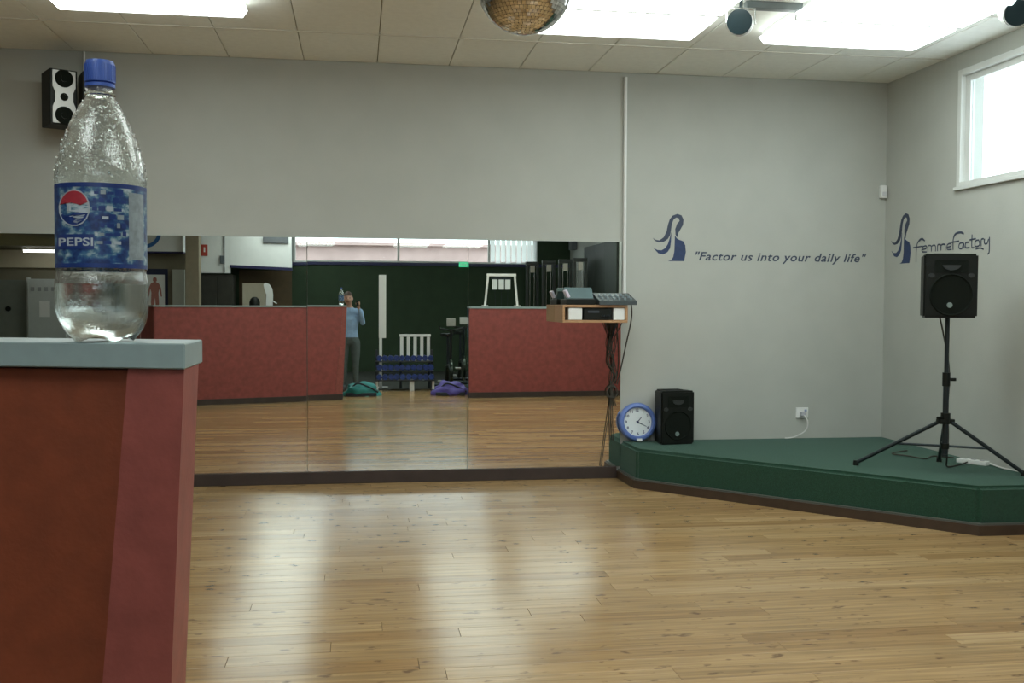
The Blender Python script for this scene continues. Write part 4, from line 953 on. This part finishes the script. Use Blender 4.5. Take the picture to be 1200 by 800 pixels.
# door, white board and dropped ceiling further left
dr = struct(part(B().box((-7.45, -3.998, 0), (-6.60, -3.955, 2.0), .004), 'door_1', mat('grey_door', (.20, .22, .19), .6, var=.05)), 'grey green lobby door', 'door')
part(B().box((-6.598, -3.998, 0), (-6.53, -3.93, 2.05), .004), 'door_frame', FRAMEW, dr)
part(B().cyl((-6.95, -3.954, 1.42), (-6.95, -3.92, 1.42), .05, n=18).cyl((-6.95, -3.92, 1.42), (-6.95, -3.90, 1.42), .02, n=12), 'door_knob', BLACK, dr, True)
wb = thing('white_locker', 'pale locker panel with a sheet of paper beside the grey door', 'locker', (-6.2, -3.95, 0))
part(B().box((-6.52, -3.998, 0), (-5.80, -3.75, 2.02), .006), 'cabinet', mat('pale_grey', (.50, .54, .52), .6, var=.03), wb)
for k in range(5): part(B().box((-6.46 + k * .13, -3.749, 1.78), (-6.39 + k * .13, -3.74, 1.86), .002), 'vent', mat('vent_grey', (.3, .32, .32), .6, var=.03), wb)
part(B().box((-6.30, -3.7485, 1.26), (-6.10, -3.744, 1.58)), 'paper', WHITE, wb)
struct(part(B().prism([(LX, 2.62), (-5.2, 2.62), (-5.2, 2.70), (LX, 3.05)], lambda u, v, d: Vector((u, d, v)), -3.999, -2.6), 'trim_6', mat('soffit_olive', (.20, .18, .10), .8, var=.05)), 'sloping olive soffit over the lobby', 'soffit')
struct(part(B().box((LX, -3.999, 2.25), (-5.2, -3.90, 2.60)), 'trim_7', mat('cream_band', (.55, .50, .36), .7, var=.03)), 'cream wall band under the soffit', 'trim')
tl_ = thing('tube_light', 'single fluorescent tube light under the lobby soffit', 'tube light', (-6.0, -3.2, 2.5))
part(B().box((-6.45, -3.24, 2.575), (-5.25, -3.16, 2.62), .004), 'batten', WHITE, tl_); part(B().cyl((-6.42, -3.2, 2.548), (-5.28, -3.2, 2.548), .022, n=14), 'tube', mat('lit_tube', (.9, .9, .88), .5, emit=7, ecol=(1, .98, 1), var=.01), tl_, True)
# recess between pillar and green wall
struct(part(B().box((-3.30, -4.7, 2.20), (-2.68, -4.5, CZ)), 'trim_8', mat('bulkhead_white', (.78, .80, .78), .7)), 'pale wall with fire sign beside the pillar', 'wall')
struct(part(B().prism([(-2.679, 2.38), (-1.40, 2.33), (-1.40, CZ), (-2.679, CZ)], lambda u, v, d: Vector((u, d, v)), -4.75, -4.5), 'trim_9', mat('bulkhead_white', (.78, .80, .78), .7)), 'white bulkhead over the reception recess', 'bulkhead')
struct(part(B().prism([(-2.679, 2.32), (-1.39, 2.27), (-1.39, 2.329), (-2.679, 2.379)], lambda u, v, d: Vector((u, d, v)), -4.76, -4.485), 'trim_10', MATS['navy_trim']), 'dark blue trim under the reception bulkhead', 'trim')
tag(recenter(part(B().box((-1.99, -4.499, 2.85), (-1.46, -4.46, 2.99), .004), 'air_vent', mat('vent_dark', (.12, .13, .14), .6, var=.1)), (-1.72, -4.48, 2.85)), 'dark grey air vent on the white bulkhead', 'vent')
fs = thing('fire_sign', 'small red fire sign on the pale wall beside the pillar', 'sign', (-3.2, -4.48, 2.56))
part(B().box((-3.27, -4.499, 2.56), (-3.135, -4.485, 2.80), .003), 'plate', mat('sign_red', (.42, .05, .03), .5, var=.05), fs); part(B().box((-3.215, -4.4845, 2.64), (-3.185, -4.482, 2.74)), 'symbol', WHITE, fs)
cd = thing('wall_conduit', 'dark conduit with a small box on the pale wall', 'conduit', (-2.8, -4.48, 2.2))
part(B().cyl((-2.795, -4.485, 2.21), (-2.795, -4.485, CZ - .001), .014, n=10), 'pipe', mat('conduit_dark', (.10, .12, .13), .5, var=.1), cd, True); part(B().box((-2.88, -4.4995, 2.40), (-2.81, -4.45, 2.57), .004), 'switch_box', mat('conduit_dark', (.10, .12, .13), .5), cd)
cb = thing('dark_cabinet', 'tall dark cabinet beside the pillar', 'cabinet', (-2.95, -4.7, 0))
part(B().box((-3.29, -5.0, 0), (-2.62, -4.55, 2.17), .006), 'carcass', mat('cabinet_dark', (.025, .025, .018), .6, var=.2), cb)
for x in (-3.28, -2.95): part(B().box((x, -4.5495, .08), (x + .32, -4.53, 2.13), .004), 'cabinet_door', mat('cabinet_dark', (.025, .025, .018), .6), cb)
crb = thing('cream_board', 'cream display board behind the red partition', 'board', (-2.2, -4.75, 0))
part(B().box((-2.45, -4.80, .9), (-1.96, -4.76, 2.0), .004), 'panel', mat('cream_panel', (.52, .47, .36), .7, var=.03), crb)
for x in (-2.42, -2.02): part(B().box((x, -4.80, 0), (x + .03, -4.77, .899), .003), 'board_leg', DMETAL, crb)
ct = thing('reception_counter', 'dark reception counter behind the red partition', 'counter', (-2.1, -4.4, 0))
part(B().box((-2.5, -4.65, 0), (-1.4, -4.2, 1.46), .006), 'counter_body', mat('cabinet_dark', (.025, .025, .018), .6), ct); part(B().box((-2.53, -4.68, 1.4605), (-1.37, -4.17, 1.50), .004), 'counter_top', DMETAL, ct)
dm = thing('desk_lamp', 'black dome shaped lamp on the reception counter', 'lamp', (-2.16, -4.4, 1.5))
part(B().lathe([(.11, 0), (.112, .08), (.09, .15), (.05, .19), (.005, .20)], (-2.16, -4.4, 1.501), 24), 'dome', BLACK, dm, True); part(B().lathe([(.12, 0), (.12, .012), (.001, .012)], (-2.16, -4.4, 1.5005), 24), 'dome_rim', DMETAL, dm, True)
wf = thing('paper_dispenser', 'white curved dispenser standing on the reception counter', 'dispenser', (-1.85, -4.4, 1.5))
b = B(); b.prism([(-.06, 0), (.07, 0), (.08, .25), (.06, .38), (.0, .47), (-.07, .50), (-.11, .46), (-.09, .36), (-.05, .25)], lambda u, v, d: Vector((-1.86 + u, -4.4 + d, 1.501 + v)), -.07, .07)
part(b, 'case', WHITE, wf); part(B().tube([(-1.79, -4.4, 1.62), (-1.70, -4.38, 1.56)], .012, 8), 'lever', WHITE, wf)
struct(part(B().box((-2.6, RY + .001, -.02), (-1.45, RY + .03, 2.3)), 'trim_11', mat('brown_panel', (.10, .065, .03), .7, var=.1)), 'brown panelled wall behind the reception counter', 'wall')
# exit sign on the green wall
ex = thing('exit_sign', 'small green exit sign below the rear windows', 'exit sign', (2.39, RY + .05, 2.42))
part(B().box((2.30, RY + .04, 2.40), (2.50, RY + .075, 2.51), .004), 'case', mat('exit_green', (.02, .30, .12), .5, emit=.8, ecol=(.1, .8, .4), var=.05), ex)
me = text_mesh('EXIT', .07, 0, 0, 1, .001); x_0 = min(v.co.x for v in me.vertices); x_1 = max(v.co.x for v in me.vertices)
b = B(); add_mesh(b, me, lambda c: Vector((2.48 - (c.x - x_0) / (x_1 - x_0) * .16, RY + .0765, 2.43 + c.y))); part(b, 'sign_lettering', WHITE, ex)

# right rear: machines and black panel on the side wall
for k, (xx, yy) in enumerate(((3.90, -5.0), (4.15, -4.3), (4.38, -3.6), (4.55, -2.9))):
    t_ = thing('weight_machine', ('dark weight machine nearest the vertical blind', 'dark weight machine second from the vertical blind', 'dark weight machine third from the vertical blind', 'dark weight machine nearest the black wall panel')[k], 'gym machine', (xx, yy, 0), 'weight machines along the side wall')
    for s_ in (-.12, .12): part(B().box((xx + s_ - .03, yy - .04, 0), (xx + s_ + .03, yy + .04, 2.45), .006), 'upright', mat('machine_dark', (.03, .035, .03), .4, var=.15), t_)
    part(B().box((xx - .15, yy - .05, 2.4505), (xx + .15, yy + .05, 2.53), .006), 'crossbar', MATS['machine_dark'], t_)
    part(B().box((xx - .085, yy - .05, .2), (xx + .085, yy + .05, 1.1), .004), 'weight_stack', BLACK, t_)
    for s_ in (-.05, .05): part(B().cyl((xx + s_, yy, 1.1), (xx + s_, yy, 2.45), .008, n=8), 'guide_rod', CHROME, t_, True)
    part(B().box((xx - .05, yy + .045, 2.28), (xx + .05, yy + .06, 2.44), .004), 'name_plate', mat('plate_pale', (.55, .52, .44), .5, var=.05), t_)
    part(B().box((xx - .20, yy - .25, 0), (xx + .20, yy + .35, .05), .006), 'base_frame', MATS['machine_dark'], t_)
    part(B().box((xx - .14, yy + .08, .42), (xx + .14, yy + .34, .50), .02), 'seat', BLACK, t_)
    part(B().cyl((xx, yy + .2, .05), (xx, yy + .2, .42), .03, n=12), 'seat_post', MATS['machine_dark'], t_, True)
bp_ = thing('black_screen', 'large black panel on the side wall near the weight machines', 'wall panel', (WX - .03, -2.4, .3))
for k in range(3): part(B().box((WX - .05, -3.78 + k * .945, .3), (WX - .002, -3.78 + k * .945 + .94, 2.80), .006), 'panel', mat('panel_black', (.012, .018, .010), .5, var=.2), bp_)
tag(recenter(part(B().box((WX - .14, -5.0, 2.80), (WX, -4.72, 3.0), .01), 'wall_unit', mat('vent_dark', (.12, .13, .14), .6)), (WX - .07, -4.86, 2.8)), 'small dark box high in the rear right corner', 'box')
